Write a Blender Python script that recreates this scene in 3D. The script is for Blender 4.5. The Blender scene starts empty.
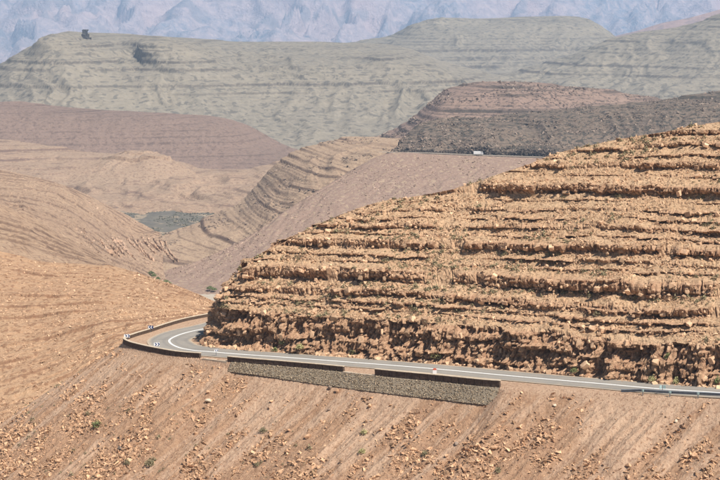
import bpy, bmesh, math, random
import numpy as np
from mathutils import Vector, Matrix, Euler

random.seed(7)
rng = np.random.default_rng(7)
R = math.radians
sc = bpy.context.scene
C = sc.collection

# ------------------------------------------------------------------ camera
CAMZ = 59.5
PITCH = R(8.18)
FOC = 1600.0                       # focal length in photo pixels (720 wide)
cam = bpy.data.objects.new('camera', bpy.data.cameras.new('camera'))
C.objects.link(cam)
cam.data.sensor_width = 36.0
cam.data.lens = 36.0 * FOC / 720.0
cam.data.clip_start = 1.0
cam.data.clip_end = 40000.0
cam.location = (0, 0, CAMZ)
cam.rotation_euler = (math.pi / 2 - PITCH, 0, 0)
sc.camera = cam

# ------------------------------------------------------------------ light
SUN_EL, SUN_AZ = R(55), R(133)      # azimuth clockwise from +Y (the view direction)
w = bpy.data.worlds.new('World'); sc.world = w; w.use_nodes = True
nt = w.node_tree
bg = nt.nodes['Background']
sky = nt.nodes.new('ShaderNodeTexSky'); sky.sky_type = 'NISHITA'
sky.sun_disc = False; sky.sun_elevation = SUN_EL; sky.sun_rotation = SUN_AZ
sky.altitude = 1200; sky.dust_density = 1.0
nt.links.new(sky.outputs[0], bg.inputs[0]); bg.inputs[1].default_value = 0.05
sun = bpy.data.objects.new('sun', bpy.data.lights.new('sun', 'SUN'))
C.objects.link(sun)
sun.data.energy = 5.0; sun.data.angle = R(0.5); sun.data.color = (1.0, 0.95, 0.87)
sd = Vector((math.sin(SUN_AZ) * math.cos(SUN_EL), math.cos(SUN_AZ) * math.cos(SUN_EL), math.sin(SUN_EL)))
sun.rotation_euler = sd.to_track_quat('Z', 'Y').to_euler()
sc.view_settings.view_transform = 'Standard'
sc.view_settings.look = 'None'
sc.view_settings.gamma = 1.0
sc.view_settings.exposure = 0.5
sc.cycles.max_bounces = 5
sc.cycles.diffuse_bounces = 2
sc.cycles.glossy_bounces = 1
sc.cycles.volume_bounces = 1
sc.cycles.use_denoising = True

# ------------------------------------------------------------------ helpers
def W(px, py, Y):
    """world point seen at photo pixel (px,py) at ground distance Y"""
    rx = (px - 360.0) / FOC; ru = (240.0 - py) / FOC
    d = np.array([rx, math.cos(PITCH) + ru * math.sin(PITCH), -math.sin(PITCH) + ru * math.cos(PITCH)])
    return np.array([0, 0, CAMZ]) + d * (Y / d[1])

def Wz(px, py, z):
    rx = (px - 360.0) / FOC; ru = (240.0 - py) / FOC
    d = np.array([rx, math.cos(PITCH) + ru * math.sin(PITCH), -math.sin(PITCH) + ru * math.cos(PITCH)])
    return np.array([0, 0, CAMZ]) + d * ((z - CAMZ) / d[2])

def ray(px, py):
    rx = (px - 360.0) / FOC; ru = (240.0 - py) / FOC
    return Vector((rx, math.cos(PITCH) + ru * math.sin(PITCH), -math.sin(PITCH) + ru * math.cos(PITCH))).normalized()

def catmull(P, n):
    """resample control points (m,k) with a centripetal-ish Catmull-Rom, n samples even in arc length"""
    P = np.asarray(P, float)
    m = len(P)
    L = np.maximum(np.linalg.norm(np.diff(P, axis=0), axis=1), 1e-6)
    sl = np.diff(P, axis=0) / L[:, None]
    T = np.zeros_like(P); T[0] = sl[0]; T[-1] = sl[-1]
    for i in range(1, m - 1): T[i] = (sl[i - 1] * L[i] + sl[i] * L[i - 1]) / (L[i] + L[i - 1])
    out = []
    for i in range(m - 1):
        t = np.linspace(0, 1, 24, endpoint=False)[:, None]
        out.append(P[i] * (2 * t ** 3 - 3 * t ** 2 + 1) + T[i] * L[i] * (t ** 3 - 2 * t ** 2 + t) + P[i + 1] * (-2 * t ** 3 + 3 * t ** 2) + T[i + 1] * L[i] * (t ** 3 - t ** 2))
    out.append(P[-1:])
    X = np.vstack(out)
    s = np.concatenate([[0], np.cumsum(np.linalg.norm(np.diff(X, axis=0), axis=1))])
    q = np.linspace(0, s[-1], n)
    return np.stack([np.interp(q, s, X[:, k]) for k in range(X.shape[1])], 1)

def _h(ix, iy, iz, seed):
    x = (ix.astype(np.int64) * 374761393 + iy.astype(np.int64) * 668265263 + iz.astype(np.int64) * 2147483647 + seed * 974634777) & 0xffffffff
    x = ((x ^ (x >> 13)) * 1274126177) & 0xffffffff
    x = ((x ^ (x >> 16)) * 2246822519) & 0xffffffff
    return ((x ^ (x >> 15)) & 0xffffff) / float(0xffffff)

def vnoise(x, y, z=None, seed=0):
    if z is None: z = np.zeros_like(x)
    ix, iy, iz = np.floor(x), np.floor(y), np.floor(z)
    fx, fy, fz = x - ix, y - iy, z - iz
    fx = fx * fx * fx * (fx * (fx * 6 - 15) + 10); fy = fy * fy * fy * (fy * (fy * 6 - 15) + 10); fz = fz * fz * (3 - 2 * fz)
    r = 0
    flat = not np.any(z)
    for dz in ((0,) if flat else (0, 1)):
        wz = 1.0 if flat else (fz if dz else 1 - fz)
        for dy in (0, 1):
            wy = fy if dy else 1 - fy
            for dx in (0, 1):
                wx = fx if dx else 1 - fx
                r = r + _h(ix + dx, iy + dy, iz + dz, seed) * wx * wy * wz
    return r * 2 - 1

def fbm(x, y, z=None, o=4, seed=0, gain=0.5):
    a, s, r = 1.0, 0.0, 0
    f = 1.0
    for i in range(o):
        r = r + a * vnoise(x * f, y * f, None if z is None else z * f, seed + i * 17)
        s += a; a *= gain; f *= 2.03
    return r / s

def ridged(x, y, o=4, seed=0):
    a, s, r, f = 1.0, 0.0, 0, 1.0
    for i in range(o):
        r = r + a * (1 - np.abs(vnoise(x * f, y * f, None, seed + i * 13)) * 2)
        s += a; a *= 0.5; f *= 2.07
    return r / s

def voro(x, y, seed=0, jit=0.9):
    """returns cell random value, second random, border distance (F2-F1)"""
    ix, iy = np.floor(x), np.floor(y)
    f1 = np.full(x.shape, 9.0); f2 = np.full(x.shape, 9.0); idv = np.zeros(x.shape); id2 = np.zeros(x.shape)
    for dx in (-1, 0, 1):
        for dy in (-1, 0, 1):
            cx, cy = ix + dx, iy + dy
            z0 = np.zeros_like(cx)
            px = cx + 0.5 + jit * (_h(cx, cy, z0, seed) - 0.5)
            py = cy + 0.5 + jit * (_h(cx, cy, z0 + 1, seed) - 0.5)
            d = np.maximum(np.abs(px - x), np.abs(py - y)) * 0.6 + np.hypot(px - x, py - y) * 0.4
            v = _h(cx, cy, z0 + 2, seed)
            nearer = d < f1
            f2 = np.where(nearer, f1, np.minimum(f2, d))
            id2 = np.where(nearer, _h(cx, cy, z0 + 3, seed), id2)
            idv = np.where(nearer, v, idv)
            f1 = np.where(nearer, d, f1)
    return idv, id2, f2 - f1

def sstep(a, b, x):
    t = np.clip((x - a) / (b - a), 0, 1)
    return t * t * (3 - 2 * t)

def mesh_np(name, V, F, mat=None, smooth=False, attrs=None):
    """V (n,3), F (m,k) with constant k"""
    me = bpy.data.meshes.new(name)
    n, m, k = len(V), len(F), F.shape[1]
    me.vertices.add(n); me.vertices.foreach_set('co', np.ascontiguousarray(V, dtype=np.float32).ravel())
    me.loops.add(m * k); me.loops.foreach_set('vertex_index', np.ascontiguousarray(F, dtype=np.int32).ravel())
    me.polygons.add(m); me.polygons.foreach_set('loop_start', np.arange(0, m * k, k, dtype=np.int32))
    me.update(calc_edges=True)
    me.validate()
    me.polygons.foreach_set('use_smooth', np.full(len(me.polygons), smooth, dtype=bool))
    for an, av in (attrs or {}).items():
        a = me.attributes.new(an, 'FLOAT', 'POINT'); a.data.foreach_set('value', np.ascontiguousarray(av, dtype=np.float32).ravel())
    if mat: me.materials.append(mat)
    return me

def link(name, me, parent=None, **props):
    o = bpy.data.objects.new(name, me); C.objects.link(o)
    if parent is not None: o.parent = parent
    for k, v in props.items():
        if v: o[k] = v
    return o

def empty(name, loc, **props):
    o = bpy.data.objects.new(name, None); C.objects.link(o); o.location = loc
    o.empty_display_size = 0.3
    for k, v in props.items():
        if v: o[k] = v
    return o

def grid_faces(nu, nv):
    i = np.arange(nu - 1)[:, None]; j = np.arange(nv - 1)[None, :]
    a = i * nv + j
    return np.stack([a, a + nv, a + nv + 1, a + 1], -1).reshape(-1, 4)

# ------------------------------------------------------------------ materials
def new_mat(name, rough=0.95):
    m = bpy.data.materials.new(name); m.use_nodes = True
    t = m.node_tree; b = t.nodes['Principled BSDF']
    b.inputs['Roughness'].default_value = rough
    b.inputs['Specular IOR Level'].default_value = 0.15
    return m, t, b

def col4(c): return (c[0], c[1], c[2], 1)

def mixc(t, fac, a, b, mode='MIX'):
    n = t.nodes.new('ShaderNodeMix'); n.data_type = 'RGBA'; n.blend_type = mode
    for s, v in ((n.inputs[0], fac), (n.inputs[6], a), (n.inputs[7], b)):
        if hasattr(v, 'is_output') or isinstance(v, bpy.types.NodeSocket): t.links.new(v, s)
        elif isinstance(v, (int, float)): s.default_value = v
        else: s.default_value = col4(v)
    return n.outputs[2]

def noise_n(t, vec, scale, detail=4, rough=0.55, dist=0.0):
    n = t.nodes.new('ShaderNodeTexNoise'); n.inputs['Scale'].default_value = scale
    n.inputs['Detail'].default_value = detail; n.inputs['Roughness'].default_value = rough
    n.inputs['Distortion'].default_value = dist
    t.links.new(vec, n.inputs['Vector'])
    return n.outputs[0]

def ramp(t, fac, lo, hi):
    n = t.nodes.new('ShaderNodeMapRange'); n.clamp = True
    n.inputs[1].default_value = lo; n.inputs[2].default_value = hi
    t.links.new(fac, n.inputs[0]); return n.outputs[0]

def math_n(t, op, a, b=None):
    n = t.nodes.new('ShaderNodeMath'); n.operation = op
    for s, v in ((n.inputs[0], a), (n.inputs[1], b)):
        if v is None: continue
        if isinstance(v, (int, float)): s.default_value = v
        else: t.links.new(v, s)
    return n.outputs[0]

def pos_scaled(t, sx=1, sy=1, sz=1, obj=False):
    g = t.nodes.new('ShaderNodeTexCoord') if obj else t.nodes.new('ShaderNodeNewGeometry')
    out = g.outputs['Object'] if obj else g.outputs['Position']
    mp = t.nodes.new('ShaderNodeMapping'); mp.inputs['Scale'].default_value = (sx, sy, sz)
    t.links.new(out, mp.inputs['Vector']); return mp.outputs[0]

def earth(name, ca, cb, cc, big, fine, speck=None, band=None, rockattr=None, bump=(0.3, 1.0), tint=False, dip=0.0):
    """ca/cb large variation, cc fine grain; speck=(colour, scale, threshold, strength); band=(period, colour, strength)"""
    m, t, b = new_mat(name)
    p = pos_scaled(t)
    c = mixc(t, ramp(t, noise_n(t, p, big, 4), 0.35, 0.65), ca, cb)
    nf = noise_n(t, p, fine, 5, 0.7)
    c = mixc(t, ramp(t, nf, 0.38, 0.72), c, cc)
    if band:
        sep = t.nodes.new('ShaderNodeSeparateXYZ'); t.links.new(p, sep.inputs[0])
        zz = math_n(t, 'ADD', sep.outputs[2], math_n(t, 'MULTIPLY', sep.outputs[0], -dip))
        zz = math_n(t, 'ADD', zz, math_n(t, 'MULTIPLY', noise_n(t, p, big * 1.7, 3), band[0] * 1.2))
        cmb = t.nodes.new('ShaderNodeCombineXYZ')
        t.links.new(math_n(t, 'MULTIPLY', zz, 1.0 / band[0]), cmb.inputs[2])
        t.links.new(math_n(t, 'MULTIPLY', sep.outputs[0], 0.12 / band[0]), cmb.inputs[0])
        t.links.new(math_n(t, 'MULTIPLY', sep.outputs[1], 0.06 / band[0]), cmb.inputs[1])
        bn = noise_n(t, cmb.outputs[0], 1.0, 4, 0.7)
        c = mixc(t, math_n(t, 'MULTIPLY', ramp(t, bn, 0.48, 0.62), band[2]), c, band[1])
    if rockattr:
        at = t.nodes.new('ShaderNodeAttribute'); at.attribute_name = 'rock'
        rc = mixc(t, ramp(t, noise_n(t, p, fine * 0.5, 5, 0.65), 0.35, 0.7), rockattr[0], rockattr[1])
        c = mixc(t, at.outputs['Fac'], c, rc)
    if speck:
        for s_ in (speck if isinstance(speck[0], (list, tuple)) and isinstance(speck[0][0], (list, tuple)) else [speck]):
            sn = noise_n(t, p, s_[1], 2, 0.6)
            c = mixc(t, math_n(t, 'MULTIPLY', ramp(t, sn, s_[2], s_[2] + 0.05), s_[3]), c, s_[0])
    if tint:
        at = t.nodes.new('ShaderNodeAttribute'); at.attribute_name = 'tint'
        k = math_n(t, 'ADD', math_n(t, 'MULTIPLY', at.outputs['Fac'], 0.9), 0.6)
        cx = t.nodes.new('ShaderNodeCombineXYZ')
        for i in range(3): t.links.new(k, cx.inputs[i])
        c = mixc(t, 1.0, c, cx.outputs[0], 'MULTIPLY')
    t.links.new(c, b.inputs['Base Color'])
    bp = t.nodes.new('ShaderNodeBump'); bp.inputs['Strength'].default_value = bump[0]; bp.inputs['Distance'].default_value = bump[1]
    t.links.new(nf, bp.inputs['Height']); t.links.new(bp.outputs[0], b.inputs['Normal'])
    return m

def plain(name, c, rough=0.8, metal=0.0, c2=None, scale=6.0, bump=0.15, bd=0.02):
    m, t, b = new_mat(name, rough)
    b.inputs['Metallic'].default_value = metal
    p = pos_scaled(t)
    n = noise_n(t, p, scale, 5, 0.65)
    c = mixc(t, ramp(t, n, 0.35, 0.7), c, c2 or tuple(v * 0.8 for v in c))
    t.links.new(c, b.inputs['Base Color'])
    if bump:
        bp = t.nodes.new('ShaderNodeBump'); bp.inputs['Strength'].default_value = bump; bp.inputs['Distance'].default_value = bd
        t.links.new(n, bp.inputs['Height']); t.links.new(bp.outputs[0], b.inputs['Normal'])
    return m

M = {}
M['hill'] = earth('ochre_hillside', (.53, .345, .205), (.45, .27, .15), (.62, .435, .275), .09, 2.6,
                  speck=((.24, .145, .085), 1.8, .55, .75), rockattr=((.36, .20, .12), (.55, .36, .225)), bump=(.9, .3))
M['rock'] = earth('ochre_rock', (.52, .33, .20), (.41, .235, .135), (.60, .42, .275), .5, 3.0, bump=(.5, .1), tint=True)
M['emb'] = earth('embankment_scree', (.45, .295, .195), (.385, .24, .155), (.53, .37, .255), .12, 2.4,
                 speck=((.25, .14, .09), 2.2, .57, .65), rockattr=((.32, .185, .11), (.45, .285, .18)), bump=(.9, .25))
M['screerock'] = earth('scree_stone', (.47, .27, .15), (.32, .175, .10), (.60, .40, .25), .5, 3.0, bump=(.4, .08), tint=True)
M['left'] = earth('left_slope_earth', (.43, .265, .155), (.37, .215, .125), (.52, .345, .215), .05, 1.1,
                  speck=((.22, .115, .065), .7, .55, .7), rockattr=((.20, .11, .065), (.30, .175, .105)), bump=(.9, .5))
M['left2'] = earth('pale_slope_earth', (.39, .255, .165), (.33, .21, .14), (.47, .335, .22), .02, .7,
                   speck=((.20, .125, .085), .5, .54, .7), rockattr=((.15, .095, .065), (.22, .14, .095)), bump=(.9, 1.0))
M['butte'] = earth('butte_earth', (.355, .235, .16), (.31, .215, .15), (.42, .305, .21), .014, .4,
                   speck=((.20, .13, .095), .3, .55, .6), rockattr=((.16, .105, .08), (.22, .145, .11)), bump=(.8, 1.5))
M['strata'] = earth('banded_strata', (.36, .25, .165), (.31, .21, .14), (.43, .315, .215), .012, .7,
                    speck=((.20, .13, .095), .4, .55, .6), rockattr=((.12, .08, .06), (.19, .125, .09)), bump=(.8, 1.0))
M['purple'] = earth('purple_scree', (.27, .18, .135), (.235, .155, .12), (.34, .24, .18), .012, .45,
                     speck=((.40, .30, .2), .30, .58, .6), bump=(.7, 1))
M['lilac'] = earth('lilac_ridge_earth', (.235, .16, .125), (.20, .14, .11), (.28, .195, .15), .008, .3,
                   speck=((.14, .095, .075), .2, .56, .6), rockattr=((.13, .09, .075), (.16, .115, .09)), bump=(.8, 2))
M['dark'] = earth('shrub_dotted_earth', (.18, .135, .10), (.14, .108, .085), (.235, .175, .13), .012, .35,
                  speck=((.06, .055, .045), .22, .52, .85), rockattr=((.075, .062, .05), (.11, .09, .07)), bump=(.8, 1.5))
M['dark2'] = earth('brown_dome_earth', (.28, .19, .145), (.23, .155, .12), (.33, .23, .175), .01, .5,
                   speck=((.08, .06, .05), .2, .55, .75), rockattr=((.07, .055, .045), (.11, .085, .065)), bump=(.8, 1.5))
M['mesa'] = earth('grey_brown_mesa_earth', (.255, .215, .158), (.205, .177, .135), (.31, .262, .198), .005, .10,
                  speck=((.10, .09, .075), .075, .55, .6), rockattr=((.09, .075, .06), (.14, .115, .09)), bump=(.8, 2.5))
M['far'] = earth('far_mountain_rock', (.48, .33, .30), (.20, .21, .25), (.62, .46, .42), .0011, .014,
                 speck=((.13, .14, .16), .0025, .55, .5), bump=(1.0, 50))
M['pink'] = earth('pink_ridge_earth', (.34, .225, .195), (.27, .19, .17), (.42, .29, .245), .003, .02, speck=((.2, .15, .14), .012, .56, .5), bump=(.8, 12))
M['floor'] = earth('valley_floor_earth', (.43, .29, .19), (.40, .26, .17), (.5, .37, .26), .006, .3,
                   speck=((.28, .19, .13), .12, .62, .5), bump=(.4, .6))
M['wash'] = earth('river_gravel', (.43, .365, .29), (.36, .30, .235), (.5, .43, .34), .03, .4, bump=(.3, .3))
M['field'] = earth('dark_gravel_field', (.105, .10, .09), (.14, .128, .105), (.20, .175, .14), .03, .16,
                   speck=((.38, .29, .2), .05, .58, .7), bump=(.5, 1))
M['shoulder'] = earth('sandy_shoulder', (.52, .39, .27), (.46, .33, .22), (.57, .45, .33), .2, 3, bump=(.3, .05))
M['greyrock'] = earth('dark_varnished_rock', (.21, .155, .12), (.15, .115, .09), (.28, .21, .16), .1, .8, bump=(.4, .3), tint=True)
M['fieldrock'] = earth('slate_green_scrub', (.10, .105, .08), (.07, .075, .06), (.17, .155, .115), .1, .8, bump=(.4, .3), tint=True)
M['finrock'] = earth('brown_fin_rock', (.42, .28, .19), (.33, .215, .145), (.50, .35, .24), .1, .8, bump=(.4, .3), tint=True)
M['purplerock'] = earth('purple_scree_stone', (.32, .22, .165), (.22, .15, .115), (.42, .31, .23), .1, .8, bump=(.4, .3), tint=True)
M['cutshade'] = earth('shade_toned_cut_rock', (.09, .07, .058), (.06, .048, .04), (.14, .11, .085), .1, .8, bump=(.4, .3), tint=True)  # the far road cut's shade, put into the stone colour
M['road2'] = plain('dusty_road', (.34, .28, .22), .95, c2=(.27, .22, .18), scale=.3)
M['tower'] = earth('dark_tower_rock', (.085, .07, .06), (.06, .05, .045), (.11, .095, .08), .1, .6, bump=(.5, 1))

def asphalt():
    m, t, b = new_mat('pale_worn_asphalt', .85)
    p = pos_scaled(t)
    c = mixc(t, ramp(t, noise_n(t, p, .25, 4), .35, .65), (.245, .22, .19), (.29, .262, .23))
    c = mixc(t, ramp(t, noise_n(t, p, 9, 5, .7), .4, .75), c, (.35, .32, .275))
    at = t.nodes.new('ShaderNodeAttribute'); at.attribute_name = 'across'
    # darker tyre-polished wheel tracks either side of each lane's middle
    a = math_n(t, 'ABSOLUTE', at.outputs['Fac'])
    w1 = math_n(t, 'ABSOLUTE', math_n(t, 'SUBTRACT', math_n(t, 'ABSOLUTE', math_n(t, 'SUBTRACT', a, .5)), .24))
    c = mixc(t, math_n(t, 'MULTIPLY', ramp(t, w1, .12, .0), .35), c, (.17, .16, .155))
    c = mixc(t, math_n(t, 'MULTIPLY', ramp(t, noise_n(t, p, .12, 2), .56, .60), .30), c, (.19, .178, .165))
    c = mixc(t, math_n(t, 'MULTIPLY', ramp(t, noise_n(t, p, .6, 6, .7), .55, .75), .45), c, (.42, .34, .25))
    edge = ramp(t, math_n(t, 'ADD', a, math_n(t, 'MULTIPLY', noise_n(t, p, .9, 5, .7), .30)), .98, 1.12)
    c = mixc(t, edge, c, (.45, .35, .25))
    t.links.new(c, b.inputs['Base Color'])
    return m
M['asphalt'] = asphalt()
def linepaint():
    m, t, b = new_mat('worn_white_line', .7)
    p = pos_scaled(t)
    c = mixc(t, ramp(t, noise_n(t, p, 3.5, 5, .75), .55, .68), (.80, .79, .76), (.45, .43, .40))
    t.links.new(c, b.inputs['Base Color']); return m
M['line'] = linepaint()
M['wall'] = plain('shade_darkened_wall_stone', (.125, .085, .062), .95, c2=(.06, .042, .032), scale=3.0, bump=.6, bd=.08)  # stone colour darkened to keep the shaded look of the parapet faces
M['cap'] = plain('pale_mortar_cap', (.60, .50, .38), .9, c2=(.48, .38, .27), scale=2.5)
M['mortar'] = plain('grey_mortar', (.35, .29, .21), .95, c2=(.24, .19, .14), scale=5, bump=.5)
M['revstone'] = earth('revetment_stone', (.31, .235, .155), (.215, .16, .105), (.42, .33, .23), 1.1, 5.0, bump=(.4, .05), tint=True)
M['steel'] = plain('galvanised_steel', (.30, .33, .36), .45, .75, c2=(.22, .25, .28), scale=2, bump=.05)
M['palepost'] = plain('pale_green_grey_metal', (.45, .60, .58), .5, .1, c2=(.36, .5, .49), scale=5, bump=0)
M['white'] = plain('white_paint', (.80, .80, .79), .5, c2=(.72, .71, .69), scale=4, bump=0)
M['blue'] = plain('navy_sign_blue', (.012, .04, .16), .45, c2=(.012, .035, .13), scale=4, bump=0)
M['red'] = plain('faded_red_paint', (.58, .12, .06), .6, c2=(.5, .1, .05), scale=5, bump=0)
M['tyre'] = plain('black_rubber', (.02, .02, .02), .8, bump=0)
M['glass'] = plain('dark_glass', (.02, .03, .04), .1, bump=0)
M['shrub'] = plain('dry_olive_foliage', (.31, .26, .15), .9, c2=(.21, .18, .105), scale=3, bump=0)
M['green'] = plain('dull_green_foliage', (.22, .25, .10), .9, c2=(.15, .17, .07), scale=2, bump=0)
M['straw'] = plain('straw_grey_tufts', (.55, .49, .25), .9, c2=(.38, .36, .16), scale=2, bump=0)
M['bark'] = plain('dry_bark', (.2, .14, .09), .95, bump=0)

# ------------------------------------------------------------------ lofted hills
def loft(name, curves, nu, nv, mat, amp=0, scale=100, gully=0, gscale=60, terr=None, back=(0.12, 60), seed=0, topw=None, vband=None, zmix=.85, wid=.16, pw=.14, dis=.5,
         vdist=None, smooth=True, lam=0.0, rough=None, kind='structure', top_amp=0.35, **props):
    K = [catmull([W(*p) for p in c], nu) for c in curves]
    last = K[-1].copy(); d = last.copy(); d[:, 1] += last[:, 1] * back[0]; d[:, 2] -= back[1]
    m = len(K)
    G = np.stack(K, 1)                       # nu, m, 3
    tv = np.linspace(0, m - 1, nv) if vdist is None else np.interp(np.linspace(0, 1, nv), np.linspace(0, 1, m), np.arange(m)) 
    out = np.zeros((nu, nv, 3))
    Gp = np.concatenate([2 * G[:, :1] - G[:, 1:2], G, 2 * G[:, -1:] - G[:, -2:-1]], 1)
    for j, t in enumerate(tv):
        i = min(int(t), m - 2); f = t - i
        a, b, c, e = Gp[:, i], Gp[:, i + 1], Gp[:, i + 2], Gp[:, i + 3]
        cr = 0.5 * ((2 * b) + (-a + c) * f + (2 * a - 5 * b + 4 * c - e) * f * f + (-a + 3 * b - 3 * c + e) * f ** 3)
        out[:, j] = cr * (1 - lam) + (b * (1 - f) + c * f) * lam
    v = (tv / (m - 1))[None, :]
    X, Y, Z = out[..., 0], out[..., 1], out[..., 2]
    Zs = out[..., 2].copy()
    rockA = np.zeros((nu, nv))
    mask = top_amp + (1 - top_amp) * np.sin(np.pi * np.clip(v, 0, 1) ** 1.3) ** .7
    if gully:
        arc = np.concatenate([[0], np.cumsum(np.hypot(np.diff(X[:, 0]), np.diff(Y[:, 0])))])[:, None]
        wv = fbm(X / (gscale * 3), Y / (gscale * 3), o=3, seed=seed + 5) * 1.3
        depth = np.linalg.norm(out[:, -1] - out[:, 0], axis=1).mean()
        g = ridged(arc / gscale + wv + 0 * v, v * depth / (gscale * 7) + 0 * arc, 3, seed + 9)
        out[..., 2] += gully * (g - .35) * (np.sin(np.pi * np.clip(v, 0, 1)) ** .6)
    if amp:
        out[..., 2] += amp * fbm(X / scale, Y / scale, o=6, seed=seed, gain=.52) * mask
    for ti, (per, k, dip) in enumerate(([terr] if isinstance(terr[0], (int, float)) else terr) if terr else []):
        zz = Zs * zmix + out[..., 2] * (1 - zmix) - dip * X
        if vband: zz = vband * v + dip * np.linspace(0, 1, nu)[:, None] * 100 + (out[..., 2] - Zs) * .5 + per * dis * fbm(X / (per * 20), Y / (per * 20), o=2, seed=seed + 3)
        q = zz / per; fl = np.floor(q); fr = q - fl
        # uneven beds: each bed's cliff share and strength is its own
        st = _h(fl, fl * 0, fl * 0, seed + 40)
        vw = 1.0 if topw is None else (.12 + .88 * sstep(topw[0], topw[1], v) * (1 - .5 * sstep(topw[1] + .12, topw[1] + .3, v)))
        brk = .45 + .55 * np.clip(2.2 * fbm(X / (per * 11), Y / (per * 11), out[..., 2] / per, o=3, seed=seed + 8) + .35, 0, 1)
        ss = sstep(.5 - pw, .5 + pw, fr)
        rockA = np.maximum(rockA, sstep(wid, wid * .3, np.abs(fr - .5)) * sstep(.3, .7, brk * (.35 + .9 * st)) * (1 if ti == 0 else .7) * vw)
        out[..., 2] += per * (ss - fr) * k * (.35 + .65 * st) * brk * vw
    B = np.stack([last + (out[:, -1] - last), d], 1)
    nb = 12
    bk = np.stack([out[:, -1] * (1 - t) + d * t for t in np.linspace(0, 1, nb + 1)[1:]], 1)
    fr_ = out[:, 0].copy(); fr_[:, 1] *= .975; fr_[:, 2] -= min(45, back[1])
    nf_ = 5
    fk = np.stack([fr_ * (1 - t) + out[:, 0] * t for t in np.linspace(0, 1, nf_ + 1)[:-1]], 1)
    full = np.concatenate([fk, out, bk], 1)
    rk_ = np.concatenate([np.zeros((nu, nf_)), rockA, np.zeros((nu, nb))], 1)
    # let the hill run on beyond the frame, sinking slowly, so that it does not end at a cut edge
    for side_, px_ in ((0, min(c[0][0] for c in curves)), (1, max(c[-1][0] for c in curves))):
        if -150 < px_ < 750: continue
        e = full[:1] if side_ == 0 else full[-1:]
        wdt = e[..., 1].mean() * .42 * (-1 if side_ == 0 else 1); ne = 26
        tt_ = np.linspace(0, 1, ne + 1)[1:][:, None]
        ext = np.repeat(e, ne, 0)
        ext[..., 0] += wdt * tt_
        zl_ = e[..., 2].min()
        hgt = (e[..., 2] - zl_)
        ext[..., 2] = zl_ + hgt * (1 - .55 * tt_ ** 1.3 + .22 * fbm(ext[..., 0] / (abs(wdt) * .18), ext[..., 1] / (abs(wdt) * .18), o=4, seed=seed + 70) * sstep(0, .15, tt_))
        rke = np.repeat(rk_[:1] if side_ == 0 else rk_[-1:], ne, 0)
        if side_ == 0: full = np.concatenate([ext[::-1], full], 0); rk_ = np.concatenate([rke, rk_], 0)
        else: full = np.concatenate([full, ext], 0); rk_ = np.concatenate([rk_, rke], 0)
    me = mesh_np(name, full.reshape(-1, 3), grid_faces(full.shape[0], full.shape[1]), M[mat], smooth, {'rock': rk_.ravel()})
    o = link(name, me, kind=kind, **props)
    return out

# rock prototypes: angular hulls
def rock_protos(n, pts=11, flat=(1, .8, .7), seed=3):
    rr = random.Random(seed); res = []
    for i in range(n):
        bm = bmesh.new()
        for k in range(pts):
            p = Vector((rr.uniform(-1, 1), rr.uniform(-1, 1), rr.uniform(-1, 1)))
            mx = max(abs(p.x), abs(p.y), abs(p.z)); p = p / mx * rr.uniform(.72, 1)
            bm.verts.new((p.x * .5 * flat[0], p.y * .5 * flat[1], p.z * .5 * flat[2]))
        r = bmesh.ops.convex_hull(bm, input=bm.verts)
        bmesh.ops.delete(bm, geom=[v for v in bm.verts if not v.link_faces], context='VERTS')
        bmesh.ops.triangulate(bm, faces=bm.faces)
        bm.verts.index_update()
        V = np.array([v.co[:] for v in bm.verts]); F = np.array([[v.index for v in f.verts] for f in bm.faces])
        bm.free(); res.append((V, F))
    return res
def slab_protos(n, seed, pinch=.45):
    rr = random.Random(seed); res = []
    for i in range(n):
        bm = bmesh.new()
        for sx in (-1, 1):
            for sy in (-1, 1):
                for sz in (-1, 1):
                    c = Vector((sx * rr.uniform(1 - pinch, 1), sy * rr.uniform(1 - pinch, 1), sz * rr.uniform(1 - pinch * .7, 1))) * .5
                    if rr.random() < .6:      # a knocked-off corner
                        for ax_ in range(3):
                            c2 = c.copy(); c2[ax_] *= rr.uniform(.3, .65); bm.verts.new(c2)
                    else: bm.verts.new(c)
        bmesh.ops.convex_hull(bm, input=bm.verts)
        bmesh.ops.delete(bm, geom=[v for v in bm.verts if not v.link_faces], context='VERTS')
        bmesh.ops.triangulate(bm, faces=bm.faces); bm.verts.index_update()
        res.append((np.array([v.co[:] for v in bm.verts]), np.array([[v.index for v in f.verts] for f in bm.faces]))); bm.free()
    return res
PROTO = slab_protos(14, 4)
PROTO_S = rock_protos(10, 6, seed=5)

def rotm(a, b, c):
    ca, sa, cb, sb, cc, s2 = np.cos(a), np.sin(a), np.cos(b), np.sin(b), np.cos(c), np.sin(c)
    z = np.zeros_like(a); o = np.ones_like(a)
    Rz = np.stack([ca, -sa, z, sa, ca, z, z, z, o], -1).reshape(-1, 3, 3)
    Rx = np.stack([o, z, z, z, cb, -sb, z, sb, cb], -1).reshape(-1, 3, 3)
    Ry = np.stack([cc, z, s2, z, o, z, -s2, z, cc], -1).reshape(-1, 3, 3)
    return Rz @ Rx @ Ry

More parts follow.
